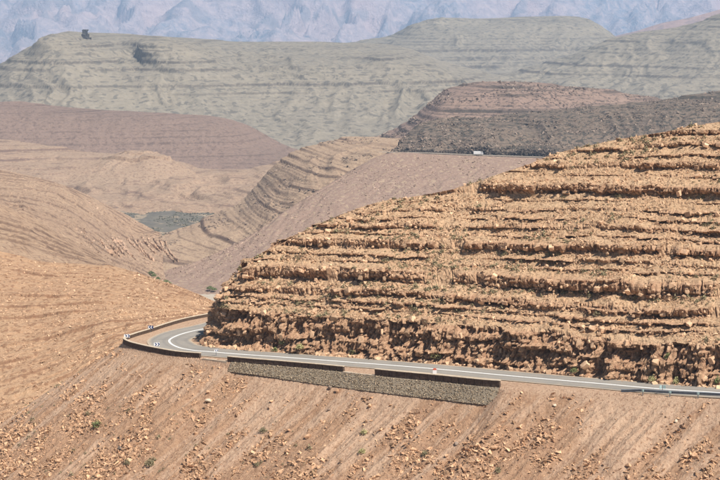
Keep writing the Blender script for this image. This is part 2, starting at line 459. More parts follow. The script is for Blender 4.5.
def scatter(name, P, S, mat, protos=PROTO_S, tilt=.5, flat=None, smooth=False, kind='stuff', parent=None, yaw=None, **props):
    """one mesh of many stones. P (n,3), S (n,) or (n,3)"""
    n = len(P); S = np.asarray(S)
    if S.ndim == 1: S = np.repeat(S[:, None], 3, 1)
    which = rng.integers(0, len(protos), n)
    rz = rng.uniform(0, 6.283, n) if yaw is None else yaw
    Rm = rotm(rz, rng.normal(0, tilt, n), rng.normal(0, tilt, n))
    Vs, Fs, Ts = [], [], []; off = 0
    tint = rng.uniform(0, 1, n)
    for k, (V, F) in enumerate(protos):
        idx = np.where(which == k)[0]
        if not len(idx): continue
        v = np.einsum('nij,nvj->nvi', Rm[idx], V[None] * S[idx][:, None, :]) + P[idx][:, None, :]
        f = F[None] + (np.arange(len(idx)) * len(V))[:, None, None] + off
        Vs.append(v.reshape(-1, 3)); Fs.append(f.reshape(-1, 3)); Ts.append(np.repeat(tint[idx], len(V)))
        off += len(idx) * len(V)
    me = mesh_np(name, np.vstack(Vs), np.vstack(Fs), M[mat], smooth, {'tint': np.concatenate(Ts)})
    return link(name, me, parent, kind=kind, **props)

def sample_grid(G, n, vlo=0, vhi=1, dens=None):
    nu, nv = G.shape[:2]
    a = rng.uniform(0, nu - 1.001, n); b = rng.uniform(vlo * (nv - 1), vhi * (nv - 1) - .001, n)
    i, j = a.astype(int), b.astype(int); f, g = (a - i)[:, None], (b - j)[:, None]
    return G[i, j] * (1 - f) * (1 - g) + G[i + 1, j] * f * (1 - g) + G[i, j + 1] * (1 - f) * g + G[i + 1, j + 1] * f * g

# =================================================================== SETTING
# base ground sheet to the horizon
nx = 120
gx = np.linspace(-11000, 11000, nx); gy = np.linspace(-1500, 18000, nx)
GX, GY = np.meshgrid(gx, gy, indexing='ij')
GZ = -185 + 6 * fbm(GX / 500, GY / 500, o=3, seed=2) - 260 * sstep(4500, 8500, GY)
ground = link('ground', mesh_np('ground', np.stack([GX, GY, GZ], -1).reshape(-1, 3), grid_faces(nx, nx), M['floor'], True), kind='structure')

# far blue range
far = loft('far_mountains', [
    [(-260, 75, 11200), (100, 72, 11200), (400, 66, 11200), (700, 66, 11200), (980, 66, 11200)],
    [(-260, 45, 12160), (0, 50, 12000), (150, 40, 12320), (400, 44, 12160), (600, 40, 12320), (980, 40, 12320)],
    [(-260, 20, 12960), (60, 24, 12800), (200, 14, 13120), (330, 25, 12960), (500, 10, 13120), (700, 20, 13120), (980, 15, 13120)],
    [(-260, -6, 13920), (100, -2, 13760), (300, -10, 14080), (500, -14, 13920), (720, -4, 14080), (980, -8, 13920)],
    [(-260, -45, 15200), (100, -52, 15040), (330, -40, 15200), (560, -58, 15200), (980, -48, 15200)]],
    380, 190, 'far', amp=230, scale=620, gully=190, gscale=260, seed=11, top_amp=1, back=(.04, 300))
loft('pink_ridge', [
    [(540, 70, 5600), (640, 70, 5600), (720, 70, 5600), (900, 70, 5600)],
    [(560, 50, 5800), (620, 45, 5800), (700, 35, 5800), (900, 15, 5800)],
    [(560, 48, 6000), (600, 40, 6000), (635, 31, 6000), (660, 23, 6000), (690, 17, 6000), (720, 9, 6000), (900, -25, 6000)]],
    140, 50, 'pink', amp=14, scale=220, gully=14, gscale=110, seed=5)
loft('far_plateau', [
    [(290, 66, 3750), (400, 80, 3700), (470, 95, 3700), (530, 98, 3700), (600, 100, 3700), (760, 100, 3700)],
    [(290, 52, 4250), (375, 50, 4200), (430, 48, 4200), (480, 55, 4150), (530, 60, 4150), (600, 62, 4150), (760, 75, 4150)],
    [(290, 46, 4650), (360, 43, 4650), (395, 37, 4650), (415, 27, 4600), (432, 23, 4600), (480, 24, 4600), (530, 23, 4600), (585, 24, 4600), (605, 33, 4600), (620, 44, 4600), (760, 60, 4600)],
    [(290, 45, 4900), (360, 42, 4850), (393, 34, 4800), (413, 24, 4750), (432, 19, 4750), (480, 18.5, 4800), (530, 16.5, 4850), (588, 19, 4850), (606, 29, 4800), (618, 38, 4800), (640, 50, 4700), (760, 60, 4700)]],
    320, 130, 'mesa', amp=9, scale=130, gully=10, gscale=80, zmix=0, dis=.12, terr=[(18, .5, 0), (7, .35, 0)], seed=21, top_amp=.12)
loft('grey_right_ridge', [
    [(380, 112, 2900), (520, 112, 2900), (600, 120, 2900), (720, 125, 2900), (900, 120, 2900)],
    [(420, 92, 3150), (520, 86, 3200), (600, 92, 3150), (680, 92, 3100), (760, 88, 3100), (900, 80, 3100)],
    [(440, 84, 3400), (510, 77, 3400), (560, 66, 3420), (610, 62, 3400), (660, 52, 3380), (720, 42, 3350), (900, 20, 3350)],
    [(440, 82, 3600), (500, 75, 3600), (545, 62, 3600), (580, 52, 3600), (606, 40, 3600), (630, 34, 3600), (655, 30, 3600), (680, 26, 3600), (700, 21, 3600), (720, 13, 3600), (900, -40, 3600)]],
    360, 150, 'mesa', amp=8, scale=100, gully=11, gscale=60, zmix=0, dis=.1, wid=.09, terr=[(16, .3, 0), (7, .25, 0)], seed=31, top_amp=.15)
mesa = loft('grey_mesa', [
    [(-240, 160, 2450), (0, 145, 2450), (150, 150, 2450), (280, 153, 2470), (400, 148, 2500), (480, 130, 2600), (640, 115, 2700), (800, 105, 2700)],
    [(-240, 130, 2620), (0, 118, 2620), (120, 115, 2640), (250, 125, 2660), (350, 120, 2700), (430, 112, 2750), (520, 108, 2800), (640, 105, 2800), (800, 100, 2800)],
    [(-240, 118, 2850), (-60, 104, 2830), (10, 84, 2800), (60, 78, 2780), (120, 83, 2800), (175, 80, 2800), (250, 88, 2820), (350, 86, 2850), (430, 90, 2900), (520, 96, 2950), (640, 98, 2950), (800, 95, 2950)],
    [(-240, 105, 3050), (-60, 88, 3000), (0, 66, 2980), (22, 53, 2950), (48, 39, 2930), (80, 43, 2960), (110, 48, 3000), (128, 52, 3010), (145, 46, 2950), (160, 43.5, 2930), (200, 47, 2960), (240, 57, 3000), (330, 60, 3020), (400, 62, 3040), (440, 70, 3040), (480, 82, 3060), (530, 88, 3080), (640, 96, 3080), (800, 92, 3100)],
    [(-240, 104, 3300), (-60, 87, 3200), (0, 65, 3150), (22, 51, 3150), (50, 36.5, 3200), (90, 32.5, 3400), (160, 36, 3500), (240, 41, 3600), (330, 42, 3650), (400, 46, 3600), (440, 60, 3500), (500, 75, 3450), (640, 92, 3350), (800, 88, 3300)]],
    540, 210, 'mesa', amp=3.5, scale=45, gully=11, gscale=50, topw=(.25, .6), zmix=0, dis=.10, wid=.10, terr=[(13, .6, 0), (5, .45, 0)], seed=41, top_amp=.10, lam=.45)

# brown dome hill and purple ridge
dome = loft('brown_dome_hill', [
    [(300, 165, 1650), (380, 165, 1650), (480, 165, 1650), (600, 160, 1650), (760, 155, 1650)],
    [(330, 150, 1750), (400, 142, 1750), (450, 128, 1750), (520, 122, 1750), (600, 122, 1750), (760, 120, 1750)],
    [(340, 146, 1800), (395, 132, 1830), (420, 116, 1830), (445, 98, 1830), (480, 92, 1830), (560, 96, 1830), (620, 106, 1830), (760, 112, 1830)],
    [(350, 145, 1880), (385, 134, 1900), (408, 121, 1900), (430, 102, 1900), (446, 89, 1900), (470, 83, 1900), (520, 82, 1900), (570, 86, 1900), (605, 89, 1900), (650, 97, 1900), (690, 103, 1900), (760, 108, 1900)]],
    320, 150, 'dark2', amp=3.5, scale=45, gully=4, gscale=45, zmix=0, dis=.15, terr=[(8, .6, 0), (3, .6, 0)], seed=51, top_amp=.25)
lil = loft('lilac_left_ridge', [
    [(-200, 190, 1900), (0, 185, 1900), (150, 190, 1900), (260, 180, 1900), (330, 168, 1900), (400, 165, 1900)],
    [(-200, 150, 2000), (0, 145, 2000), (100, 150, 2000), (200, 158, 2000), (270, 160, 2000), (330, 158, 2000), (400, 158, 2000)],
    [(-200, 112, 2080), (0, 114, 2080), (100, 119, 2080), (180, 124, 2080), (235, 133, 2080), (270, 148, 2080), (310, 156, 2080), (400, 156, 2080)],
    [(-200, 98, 2150), (0, 102, 2150), (20, 101, 2150), (40, 104, 2150), (70, 107, 2150), (90, 109, 2150), (130, 111, 2150), (180, 114, 2150), (225, 118, 2150), (250, 126, 2150), (268, 136, 2150), (285, 145, 2150), (310, 153, 2150), (400, 155, 2150)]],
    380, 130, 'lilac', amp=2.5, scale=30, gully=1.2, gscale=14, zmix=.3, dis=.2, wid=.07, terr=[(7, .2, 0), (3.2, .25, 0)], seed=61, top_amp=.2)

# valley slopes and small butte
loft('valley_slope', [
    [(-200, 228, 1450), (60, 230, 1450), (160, 226, 1465), (215, 224, 1465), (290, 218, 1465), (400, 212, 1465)],
    [(-200, 214, 1480), (60, 216, 1480), (120, 214, 1490), (160, 213, 1500), (215, 210, 1500), (290, 205, 1500), (400, 200, 1500)],
    [(-200, 185, 1620), (0, 190, 1620), (60, 190, 1620), (130, 193, 1600), (200, 195, 1580), (290, 188, 1580), (400, 180, 1600)],
    [(-200, 155, 1800), (0, 162, 1750), (60, 167, 1740), (110, 172, 1720), (170, 172, 1720), (215, 178, 1700), (290, 170, 1720), (400, 165, 1720)],
    [(-200, 130, 1950), (0, 139, 1900), (40, 144, 1880), (70, 149, 1860), (110, 153, 1840), (170, 158, 1820), (205, 168, 1780), (240, 169, 1780), (290, 159, 1800), (400, 156, 1850)]],
    380, 190, 'butte', amp=3, scale=30, gully=4.5, gscale=35, zmix=.3, dis=.15, wid=.09, terr=[(5, .7, -.02), (2.2, .6, -.02)], seed=71, top_amp=.3)
loft('small_butte', [
    [(40, 190, 1660), (80, 194, 1640), (120, 197, 1630), (160, 195, 1640), (215, 190, 1660)],
    [(70, 171, 1710), (95, 170, 1700), (130, 172, 1690), (165, 171, 1700), (195, 172, 1710)],
    [(98, 160, 1740), (110, 160, 1730), (135, 161, 1725), (160, 160, 1730), (172, 161, 1740)],
    [(100, 157, 1742), (112, 156.5, 1731), (135, 157, 1726), (160, 156, 1731), (170, 157, 1742)],
    [(112, 154, 1765), (122, 153.6, 1755), (135, 154, 1750), (150, 153.4, 1755), (160, 154, 1765)],
    [(116, 152, 1768), (124, 151.2, 1757), (136, 151, 1752), (149, 151, 1757), (157, 152, 1768)],
    [(124, 151, 1790), (130, 150.6, 1790), (138, 150.4, 1790), (146, 150.6, 1790), (150, 151, 1790)]],
    150, 100, 'butte', amp=2.5, scale=40, gully=3, gscale=35, seed=72, top_amp=.2, lam=1.0)
# dark field and river wash lie on the valley floor
fieldG = loft('dark_gravel_field', [
    [(60, 238, 1320), (110, 237, 1320), (150, 236, 1330), (185, 233, 1340)],
    [(60, 212.5, 1500), (120, 212, 1505), (180, 211, 1510), (235, 211.5, 1508)],
    [(60, 211, 1580), (120, 211, 1580), (180, 210.5, 1585), (235, 211, 1585)]],
    140, 80, 'field', amp=3, scale=30, seed=73, back=(.02, 10))
_fv = lambda G_, n_: sample_grid(G_, n_, 0, 1)
loft('river_wash', [
    [(120, 318, 1010), (190, 312, 1030), (260, 306, 1060), (320, 300, 1080)],
    [(120, 268, 1255), (160, 268, 1255), (200, 262, 1280), (260, 255, 1320)]],
    140, 80, 'wash', amp=1.5, scale=25, seed=74, back=(.02, 10))
# banded ridge across the valley
ridgeR = loft('banded_ridge', [
    [(80, 282, 1130), (110, 278, 1150), (150, 280, 1170), (195, 290, 1180), (240, 290, 1170), (300, 270, 1180), (350, 240, 1220), (420, 220, 1260)],
    [(100, 268, 1190), (130, 264, 1210), (165, 262, 1225), (205, 262, 1230), (245, 252, 1240), (300, 225, 1270), (350, 195, 1310), (430, 180, 1340)],
    [(118, 258, 1240), (145, 248, 1275), (172, 240, 1300), (208, 232, 1320), (240, 222, 1340), (275, 196, 1345), (320, 172, 1345), (360, 160, 1352), (440, 158, 1372)],
    [(125, 256, 1260), (150, 243, 1300), (172, 231, 1345), (190, 225, 1370), (215, 213, 1410), (236, 205, 1420), (252, 190, 1440), (272, 167, 1440), (290, 153, 1440), (320, 143, 1440), (345, 137, 1450), (380, 137, 1465), (440, 142, 1485)]],
    360, 250, 'strata', amp=2.0, scale=22, gully=3, gscale=30, wid=.09, pw=.09, dis=.35, terr=[(6, .5, -.09), (2.2, .6, -.09)], seed=81, top_amp=.25, lam=.3)
# scree falling from the second road
scree = loft('purple_scree_slope', [
    [(60, 300, 1080), (150, 302, 1090), (230, 322, 1060), (320, 345, 1040), (450, 360, 1020), (620, 360, 1000), (800, 360, 1000)],
    [(140, 277, 1185), (190, 268, 1185), (240, 262, 1180), (300, 255, 1175), (400, 245, 1160), (560, 235, 1160), (800, 230, 1160)],
    [(205, 260, 1215), (250, 236, 1225), (285, 214, 1240), (330, 200, 1245), (420, 192, 1245), (560, 190, 1240), (800, 190, 1230)],
    [(300, 205, 1280), (330, 184, 1290), (355, 168, 1305), (388, 153.2, 1318), (430, 154, 1310), (480, 156, 1300), (540, 158, 1290), (640, 164, 1270), (800, 172, 1240)]],
    280, 160, 'purple', amp=1.5, scale=30, gully=1.4, gscale=7, seed=91, top_amp=.0, back=(.05, 25))
# second road, on a bench above the scree
def ribbon(name, ctr, hw, mat, n=200, dz=0, **kw):
    cc = catmull(ctr, n); tg = np.gradient(cc, axis=0); nn = np.stack([-tg[:, 1], tg[:, 0], 0 * tg[:, 0]], 1); nn /= np.linalg.norm(nn, axis=1)[:, None]
    hw_ = np.asarray(hw) if np.ndim(hw) else np.full(n, hw)
    ac = np.linspace(-1, 1, 13)
    G = cc[:, None] + nn[:, None] * ac[None, :, None] * hw_[:, None, None]; G[..., 2] += dz
    me = mesh_np(name, G.reshape(-1, 3), grid_faces(n, 13), M[mat], False, {'across': np.tile(ac, n)})
    return link(name, me, **kw), cc, nn
R2 = [W(388, 152.6, 1325), W(430, 153.6, 1316), W(480, 155.6, 1306), W(540, 157.6, 1296), W(640, 163.6, 1276), W(800, 171.6, 1246)]
ribbon('second_road', [W(380, 152.3, 1336)] + R2, 3.6, 'road2', dz=.5, kind='structure')
darkr = loft('shrub_dotted_ridge', [
    [(386, 154, 1330), (430, 153.4, 1322), (480, 155.4, 1312), (540, 157.6, 1302), (640, 163.4, 1282), (800, 171, 1252)],
    [(391, 149, 1333), (430, 148, 1325), (480, 149, 1315), (540, 150.5, 1305), (640, 156, 1285), (800, 164, 1255)],
    [(398, 145, 1345), (430, 140, 1345), (480, 138, 1340), (540, 138, 1335), (640, 138, 1320), (800, 138, 1300)],
    [(400, 140, 1370), (425, 130, 1380), (480, 127, 1390), (540, 123, 1390), (610, 116, 1390), (660, 112, 1380), (800, 104, 1370)],
    [(398, 144, 1390), (404, 138, 1400), (412, 129, 1410), (424, 122, 1420), (450, 118, 1430), (480, 117, 1440), (520, 113, 1450), (560, 109, 1450), (610, 105, 1450), (660, 99.5, 1450), (720, 90, 1450), (800, 78, 1450)]],
    400, 160, 'dark', amp=2.5, scale=20, gully=4, gscale=30, zmix=0, dis=.15, terr=[(6, .5, .03), (2.5, .5, .03)], seed=101, top_amp=.4, lam=.6)
# left hillsides
leftC = loft('pale_left_hillside', [
    [(-220, 250, 740), (0, 240, 760), (60, 262, 780), (110, 282, 840), (150, 292, 950), (190, 305, 1050)],
    [(-220, 205, 950), (0, 206, 960), (60, 225, 1000), (105, 250, 1080), (135, 264, 1130), (165, 277, 1160)],
    [(-220, 184, 1180), (0, 187, 1200), (50, 190, 1240), (95, 212, 1280), (125, 232, 1300), (165, 243, 1290)],
    [(-220, 160, 1350), (0, 170, 1360), (40, 178, 1370), (75, 189, 1390), (105, 204, 1400), (125, 214, 1390), (150, 228, 1370), (172, 236, 1340)]],
    360, 270, 'left2', amp=1.6, scale=15, gully=2, gscale=32, vband=90, wid=.06, pw=.08, dis=.5, terr=[(5.5, .45, .1), (2.0, .5, .1)], seed=111, top_amp=.3)
leftB = loft('middle_left_hillside', [
    [(-220, 330, 430), (0, 300, 440), (60, 306, 440), (110, 306, 450), (160, 312, 455), (230, 330, 450)],
    [(-220, 260, 560), (0, 245, 570), (50, 258, 590), (95, 268, 620), (140, 278, 660), (200, 298, 700)],
    [(-220, 190, 700), (0, 204, 720), (30, 216, 740), (60, 234, 780), (92, 251, 820), (120, 267, 880), (150, 279, 950), (190, 297, 1020)]],
    320, 250, 'left2', amp=1.1, scale=10, gully=1.2, gscale=24, vband=60, wid=.08, pw=.09, dis=.5, terr=[(4, .5, .06), (1.5, .6, .06)], seed=121, top_amp=.3)
leftA = loft('near_left_hillside', [
    [(-260, 560, 290), (0, 500, 300), (80, 440, 320), (150, 380, 340), (210, 345, 355), (300, 330, 370), (420, 330, 380)],
    [(-260, 430, 335), (0, 390, 345), (60, 370, 350), (120, 340, 358), (180, 325, 365), (240, 320, 380), (420, 315, 400)],
    [(-260, 320, 385), (0, 310, 395), (60, 308, 395), (120, 306, 395), (180, 310, 395), (240, 315, 400), (420, 310, 420)],
    [(-260, 235, 450), (0, 252, 460), (50, 262, 455), (110, 266, 450), (150, 277, 440), (185, 289, 430), (213, 301, 425), (250, 312, 425), (420, 305, 450)]],
    400, 330, 'left', amp=.7, scale=6, gully=.4, gscale=12, vband=34, wid=.06, pw=.07, dis=.4, terr=[(2.3, .4, .01), (.85, .6, .01)], seed=131, top_amp=.4, smooth=False)

# =================================================================== ROAD AND EMBANKMENT
road_px = [(300, 306, -5), (260, 312, -3.6), (235, 320, -2.4), (205.8, 328.7, -1.3), (190, 332, -.8), (176, 336.4, -.3), (169.3, 340.8, .1), (172.5, 345, .35), (181.7, 348.6, .6),
           (193, 350.6, .8), (213, 352.3, 1.15), (229, 353.7, 1.4), (278, 357.2, 2.1), (338, 361.6, 2.9), (434.5, 369.2, 4.2), (510, 376.2, 5.1),
           (560, 380.6, 5.8), (600, 384, 6.3), (657, 389, 7.0), (720, 393.2, 7.8), (800, 398.5, 8.9), (900, 405, 10.2)]
RC = [Wz(*p) for p in road_px]
NR = 420
rcurve = catmull(RC, NR)
bendw = np.exp(-((rcurve[:, 0] + 31) / 9) ** 2)
ribbon('road', RC, 3.35 + .75 * bendw, 'asphalt', NR, dz=.06, kind='structure')
ribbon('road_centre_line', RC, .19, 'line', NR, dz=.066, kind='structure')

edge_px = [(960, 415, 11), (840, 405.2, 9.4), (760, 401.3, 8.3), (705, 398.6, 7.55), (660, 396.4, 6.9), (620, 393.6, 6.3), (560, 390, 5.5), (500, 387.6, 4.7), (437, 381.6, 4.0), (374, 375.4, 3.2),
           (343, 371.8, 2.8), (285, 366.4, 2.0), (227, 361.4, 1.25), (200, 358.2, .85), (177, 356.3, .55), (160, 353.5, .3), (140, 349.3, .1), (128, 346, 0), (123, 343, -.1), (124.5, 340.3, -.2),
           (132, 337.2, -.4), (147, 332.6, -.8), (166, 326.3, -1.2), (185, 321, -1.6), (205, 317, -2.1), (235, 311, -3), (280, 303, -4.8)]
def road_z(x, y):
    x = np.asarray(x, float); y = np.asarray(y, float); sh = x.shape; x = x.ravel(); y = y.ravel(); out = np.zeros(len(x))
    for c0 in range(0, len(x), 40000):
        sl = slice(c0, c0 + 40000)
        d = (x[sl, None] - rcurve[None, ::2, 0]) ** 2 + (y[sl, None] - rcurve[None, ::2, 1]) ** 2
        kk = d.argmin(1) * 2; k2 = np.clip(kk, 1, NR - 2)
        t_ = rcurve[k2 + 1] - rcurve[k2 - 1]; q = ((x[sl] - rcurve[k2, 0]) * t_[:, 0] + (y[sl] - rcurve[k2, 1]) * t_[:, 1]) / (t_[:, 0] ** 2 + t_[:, 1] ** 2)
        out[sl] = rcurve[k2, 2] + np.clip(q, -2, 2) * t_[:, 2]
    return out.reshape(sh)
def follow(pts, dz):
    res = []
    for px_, py_, z_ in pts:
        p = Wz(px_, py_, z_)
        for _ in range(6): p = Wz(px_, py_, float(road_z(p[0], p[1])) + dz)
        res.append(p)
    return res
EC = catmull(follow(edge_px, -.06), 900)
def edge_at_px(px, back=False):
    """index on the outer edge curve nearest to photo column px (front run or the run behind the bend)"""
    f = EC[:, 1] * math.cos(PITCH) - (EC[:, 2] - CAMZ) * math.sin(PITCH)
    q = 360 + FOC * EC[:, 0] / f
    k = int(np.argmin(q)); 
    if back: return k + int(np.argmin(np.abs(q[k:] - px)))
    return int(np.argmin(np.abs(q[:k + 1] - px)))
i_a, i_b = edge_at_px(502), edge_at_px(224)
tE = np.gradient(EC, axis=0)[:, :2]; tE /= np.linalg.norm(tE, axis=1)[:, None]
nE = np.stack([-tE[:, 1], tE[:, 0]], 1) * -1          # outward: to the left of travel right->left is toward the camera
if nE[100, 1] > 0: nE = -nE
ii = np.arange(len(EC))
REVD = 1.55 * sstep(i_a - 4, i_a + 10, ii) * (1 - sstep(i_b - 14, i_b + 4, ii)) * (.8 + .25 * sstep(i_b, i_a, ii)) + .45 * sstep(i_b - 10, i_b, ii) * (1 - sstep(i_b + 200, i_b + 260, ii))
TAN = .66
def emb_height(X, Y):
    shp = X.shape; x = X.ravel(); y = Y.ravel()
    E = EC[::3]; N_ = nE[::3]; D_ = REVD[::3]
    dmin = np.full(x.shape, 1e9); k = np.zeros(x.shape, int)
    for c0 in range(0, len(x), 20000):
        sl = slice(c0, c0 + 20000)
        d = (x[sl, None] - E[None, :, 0]) ** 2 + (y[sl, None] - E[None, :, 1]) ** 2
        kk = d.argmin(1); k[sl] = kk; dmin[sl] = np.sqrt(d[np.arange(len(kk)), kk])
    k1 = np.clip(k, 1, len(E) - 2); best = np.full(x.shape, 1e9); zl = np.zeros(x.shape); Dk = np.zeros(x.shape); side = np.zeros(x.shape)
    for a_, b_ in ((k1 - 1, k1), (k1, k1 + 1)):
        tx, ty = E[b_, 0] - E[a_, 0], E[b_, 1] - E[a_, 1]; L2 = tx * tx + ty * ty
        q = np.clip(((x - E[a_, 0]) * tx + (y - E[a_, 1]) * ty) / L2, 0, 1)
        dx, dy = x - E[a_, 0] - q * tx, y - E[a_, 1] - q * ty; dc = np.hypot(dx, dy); m = dc < best
        best = np.where(m, dc, best); zl = np.where(m, E[a_, 2] * (1 - q) + E[b_, 2] * q, zl); Dk = np.where(m, D_[a_] * (1 - q) + D_[b_] * q, Dk)
        side = np.where(m, dx * N_[a_, 0] + dy * N_[a_, 1], side)
    dmin = best
    d = np.where(side > 0, dmin, -dmin)
    dd = np.maximum(d, 0)
    zin = road_z(x, y) - .04
    zl = np.where(d < 0, zl + (zin - zl) * sstep(0, 1.2, -d), zl)
    ang_fall = np.arctan2(y - E[k, 1], x - E[k, 0])
    arc = k * 0.55 * 3 * .31
    along = arc + .35 * 0
    dsig = np.clip(dd / .35, 0, 1)
    z = zl - Dk * dsig - TAN * dd + .06 * np.exp(-((dd - .6) / .5) ** 2)
    far_ = sstep(.5, 6, dd)
    # fall-line runnels: noise stretched down the slope
    q_ = .55 * x - .835 * y; al_ = .835 * x + .55 * y
    q_ = q_ + .5 * fbm(x / 7, y / 7, o=2, seed=3)
    run = fbm(q_ / 1.7, al_ / 30, o=4, seed=201)
    z = z + far_ * (.60 * run + .5 * fbm(x / 9, y / 9, o=4, seed=202)) + sstep(.3, 2, dd) * .16 * fbm(x / .9, y / .9, o=3, seed=203)
    rk = sstep(-.18, .22, .9 * fbm(q_ / 1.9 + 9.3, al_ / 26, o=4, seed=207, gain=.65) + .55 * fbm(x / 12, y / 12, o=4, seed=208) + sstep(4, 26, dd) * .45 - .06)
    return z.reshape(shp), d.reshape(shp), rk.reshape(shp)
cell = .31
ex = np.arange(-95, 92, cell); ey = np.arange(150, 345, cell)
# finer where the picture looks, coarser outside
EXX, EYY = np.meshgrid(ex, ey, indexing='ij')
EZ, ED, ERK = emb_height(EXX, EYY)
V = np.stack([EXX, EYY, EZ], -1)
F = grid_faces(*EXX.shape)
keep = (ED.ravel()[F].max(1) > -16) & (ED.ravel()[F].min(1) < 56) 
F = F[keep]
used = np.unique(F); remap = np.full(EXX.size, -1); remap[used] = np.arange(len(used))
emb = link('embankment_slope', mesh_np('embankment_slope', V.reshape(-1, 3)[used], remap[F], M['emb'], False, {'rock': ERK.ravel()[used] * sstep(.2, 1.5, ED.ravel()[used])}), kind='structure')
# coarse continuation of the slope down to the valley
cx_, cy_ = np.meshgrid(np.arange(-300, 420, 3.0), np.arange(-60, 420, 3.0), indexing='ij')
cz, cd, _ = emb_height(cx_, cy_)
Vc = np.stack([cx_, cy_, np.maximum(cz, -175) - .8], -1); Fc = grid_faces(*cx_.shape)
Fc = Fc[(cd.ravel()[Fc].min(1) > 52)]
# keep only the camera side: the far side is other hillsides
Fc = Fc[(cy_.ravel()[Fc].max(1) < 300)]
us = np.unique(Fc); rm = np.full(cx_.size, -1); rm[us] = np.arange(len(us))
link('lower_slope', mesh_np('lower_slope', Vc.reshape(-1, 3)[us], rm[Fc], M['emb'], True), kind='structure')

# sandy shoulder strip between asphalt and edge on the bend
# =================================================================== ROCKY HILL
base_px = [(980, 398, 11.2), (900, 395, 10.2), (800, 391.5, 8.9), (720, 387.8, 7.8), (667, 384, 7.1), (623, 380.2, 6.5), (563, 374, 5.7), (480, 366.6, 4.8), (400, 360.4, 3.8), (340, 356, 3.0),
           (278, 351.6, 2.2), (240, 349.6, 1.6), (222, 348.2, 1.2), (211.5, 346, .9), (206.5, 342.5, .6), (207, 338.5, .3), (213, 334, 0), (228, 329, -.7), (255, 322, -2), (300, 315, -3.5), (380, 309, -6)]
NU = 1200
# even arc-length, but denser in front
Pb = catmull(follow(base_px, -.05), 3000)
f_ = Pb[:, 1] * math.cos(PITCH) - (Pb[:, 2] - CAMZ) * math.sin(PITCH)
qpx = 360 + FOC * Pb[:, 0] / f_
kn = int(np.argmin(qpx))
wgt = np.where(np.arange(3000) < kn + 90, 1.0, .25) * np.where(qpx > 780, .45, 1.0)
cw = np.cumsum(wgt); idx = np.interp(np.linspace(cw[0], cw[-1], NU), cw, np.arange(3000))
ii0 = idx.astype(int)
Pb = Pb[ii0]; qpx = qpx[ii0]; kn = int(np.argmin(qpx))
arcb = np.concatenate([[0], np.cumsum(np.linalg.norm(np.diff(Pb[:, :2], axis=0), axis=1))])
# spine of the hill (silhouette): px, py, distance
spine_px = [(222, 292, 281.5), (232, 284, 284), (250, 262, 286), (285, 240, 288), (310, 228, 288), (340, 215, 288), (375, 203, 287), (415, 196, 286), (470, 183, 285), (520, 166, 284), (560, 152, 283),
            (600, 143, 281), (650, 133, 279), (720, 121, 275), (800, 108, 268), (900, 95, 258), (980, 85, 250)]
SP = catmull([W(*p) for p in spine_px], 1200)
fs = SP[:, 1] * math.cos(PITCH) - (SP[:, 2] - CAMZ) * math.sin(PITCH); spx = 360 + FOC * SP[:, 0] / fs
# pair base points with spine points by column; around the nose they gather at the spine's low end
tgt = np.maximum(qpx, 222)
tgt = np.where(np.arange(NU) > kn, 222 + (qpx - 207) * 1.0, tgt)
noseblend = np.exp(-((qpx - 207) / 40.0) ** 2)
tgt = tgt + noseblend * 8
Qs = np.stack([np.interp(tgt, spx, SP[:, k]) for k in range(3)], 1)
DIP = .085
def sval(p): return p[..., 2] - DIP * (p[..., 0] + 34)
s0 = sval(Pb) ; s1 = sval(Qs)
# ledges: (bottom height, cliff height, strength)
ledges = [(-.2, 6.2, 1.0), (6.9, .35, .6), (7.7, .5, .8), (8.6, 1.2, .95), (10.6, 2.1, 1.0), (13.1, .35, .4), (14.0, .5, .6), (15.1, 1.5, 1.0), (17.0, .4, .6), (17.9, .8, .9), (19.3, .35, .5), (20.3, .5, .6), (21.5, .3, .3), (22.5, 1.6, 1.0), (24.9, .35, .4), (26.0, .9, .9), (27.4, .35, .5), (28.6, .7, .8), (30.2, .9, .7), (32.0, .4, .5), (33.2, .8, .8), (35, .5, .6), (36.5, .8, .6), (39, .8, .6), (41, .5, .5)]
zs = np.concatenate([np.arange(-1.2, 8.3, .13), np.arange(8.3, 44, .10)])
slopeS = 1 / .46
def Hprofile(z):
    """horizontal inset of stepped and smooth profiles at strata height z (relative to road = 0)"""
    zz = np.arange(-1.2, 46, .02)
    dst = np.full(zz.shape, 0.0); dsm = np.where(zz < 6.1, .42, slopeS)
    for zb, hh, st in ledges:
        dst[(zz >= zb) & (zz < zb + hh)] = -1
    cliff = dst < 0
    # talus takes what cliffs save
    knots = [l[0] for l in ledges]
    d = np.where(cliff, .10, 0.0)
    # between consecutive ledge tops conserve the total inset
    tot_sm = np.concatenate([[0], np.cumsum(dsm * .02)[:-1]])
    out = np.zeros_like(zz); cur = 0
    bnds = [(zb, zb + hh) for zb, hh, _ in ledges]
    for i, (a, b) in enumerate(bnds):
        nxt = bnds[i + 1][0] if i + 1 < len(bnds) else 47
        sel_c = (zz >= a) & (zz < b); sel_t = (zz >= b) & (zz < nxt)
        need = (np.interp(nxt, zz, tot_sm) - np.interp(a, zz, tot_sm)) - .10 * (b - a)
        if i == 0: need = np.interp(nxt, zz, tot_sm) - .12 * (b - a)
        d[sel_t] = max(need, .2) / max(nxt - b, .1)
    tot_st = np.concatenate([[0], np.cumsum(d * .02)[:-1]])
    return np.interp(z, zz, tot_st), np.interp(z, zz, tot_sm), np.interp(z, zz, cliff.astype(float))
Hst, Hsm, CL = Hprofile(zs)
# resample rows by arc length of the stepped profile
al = np.concatenate([[0], np.cumsum(np.hypot(np.diff(zs), np.diff(Hst)))])
NV = 360
zr = np.interp(np.linspace(0, al[-1], NV), al, zs)
Hst, Hsm, CL = Hprofile(zr)
arc2 = arcb[:, None] + 0 * zr[None, :]; zr2 = zr[None, :] + 0 * arc2
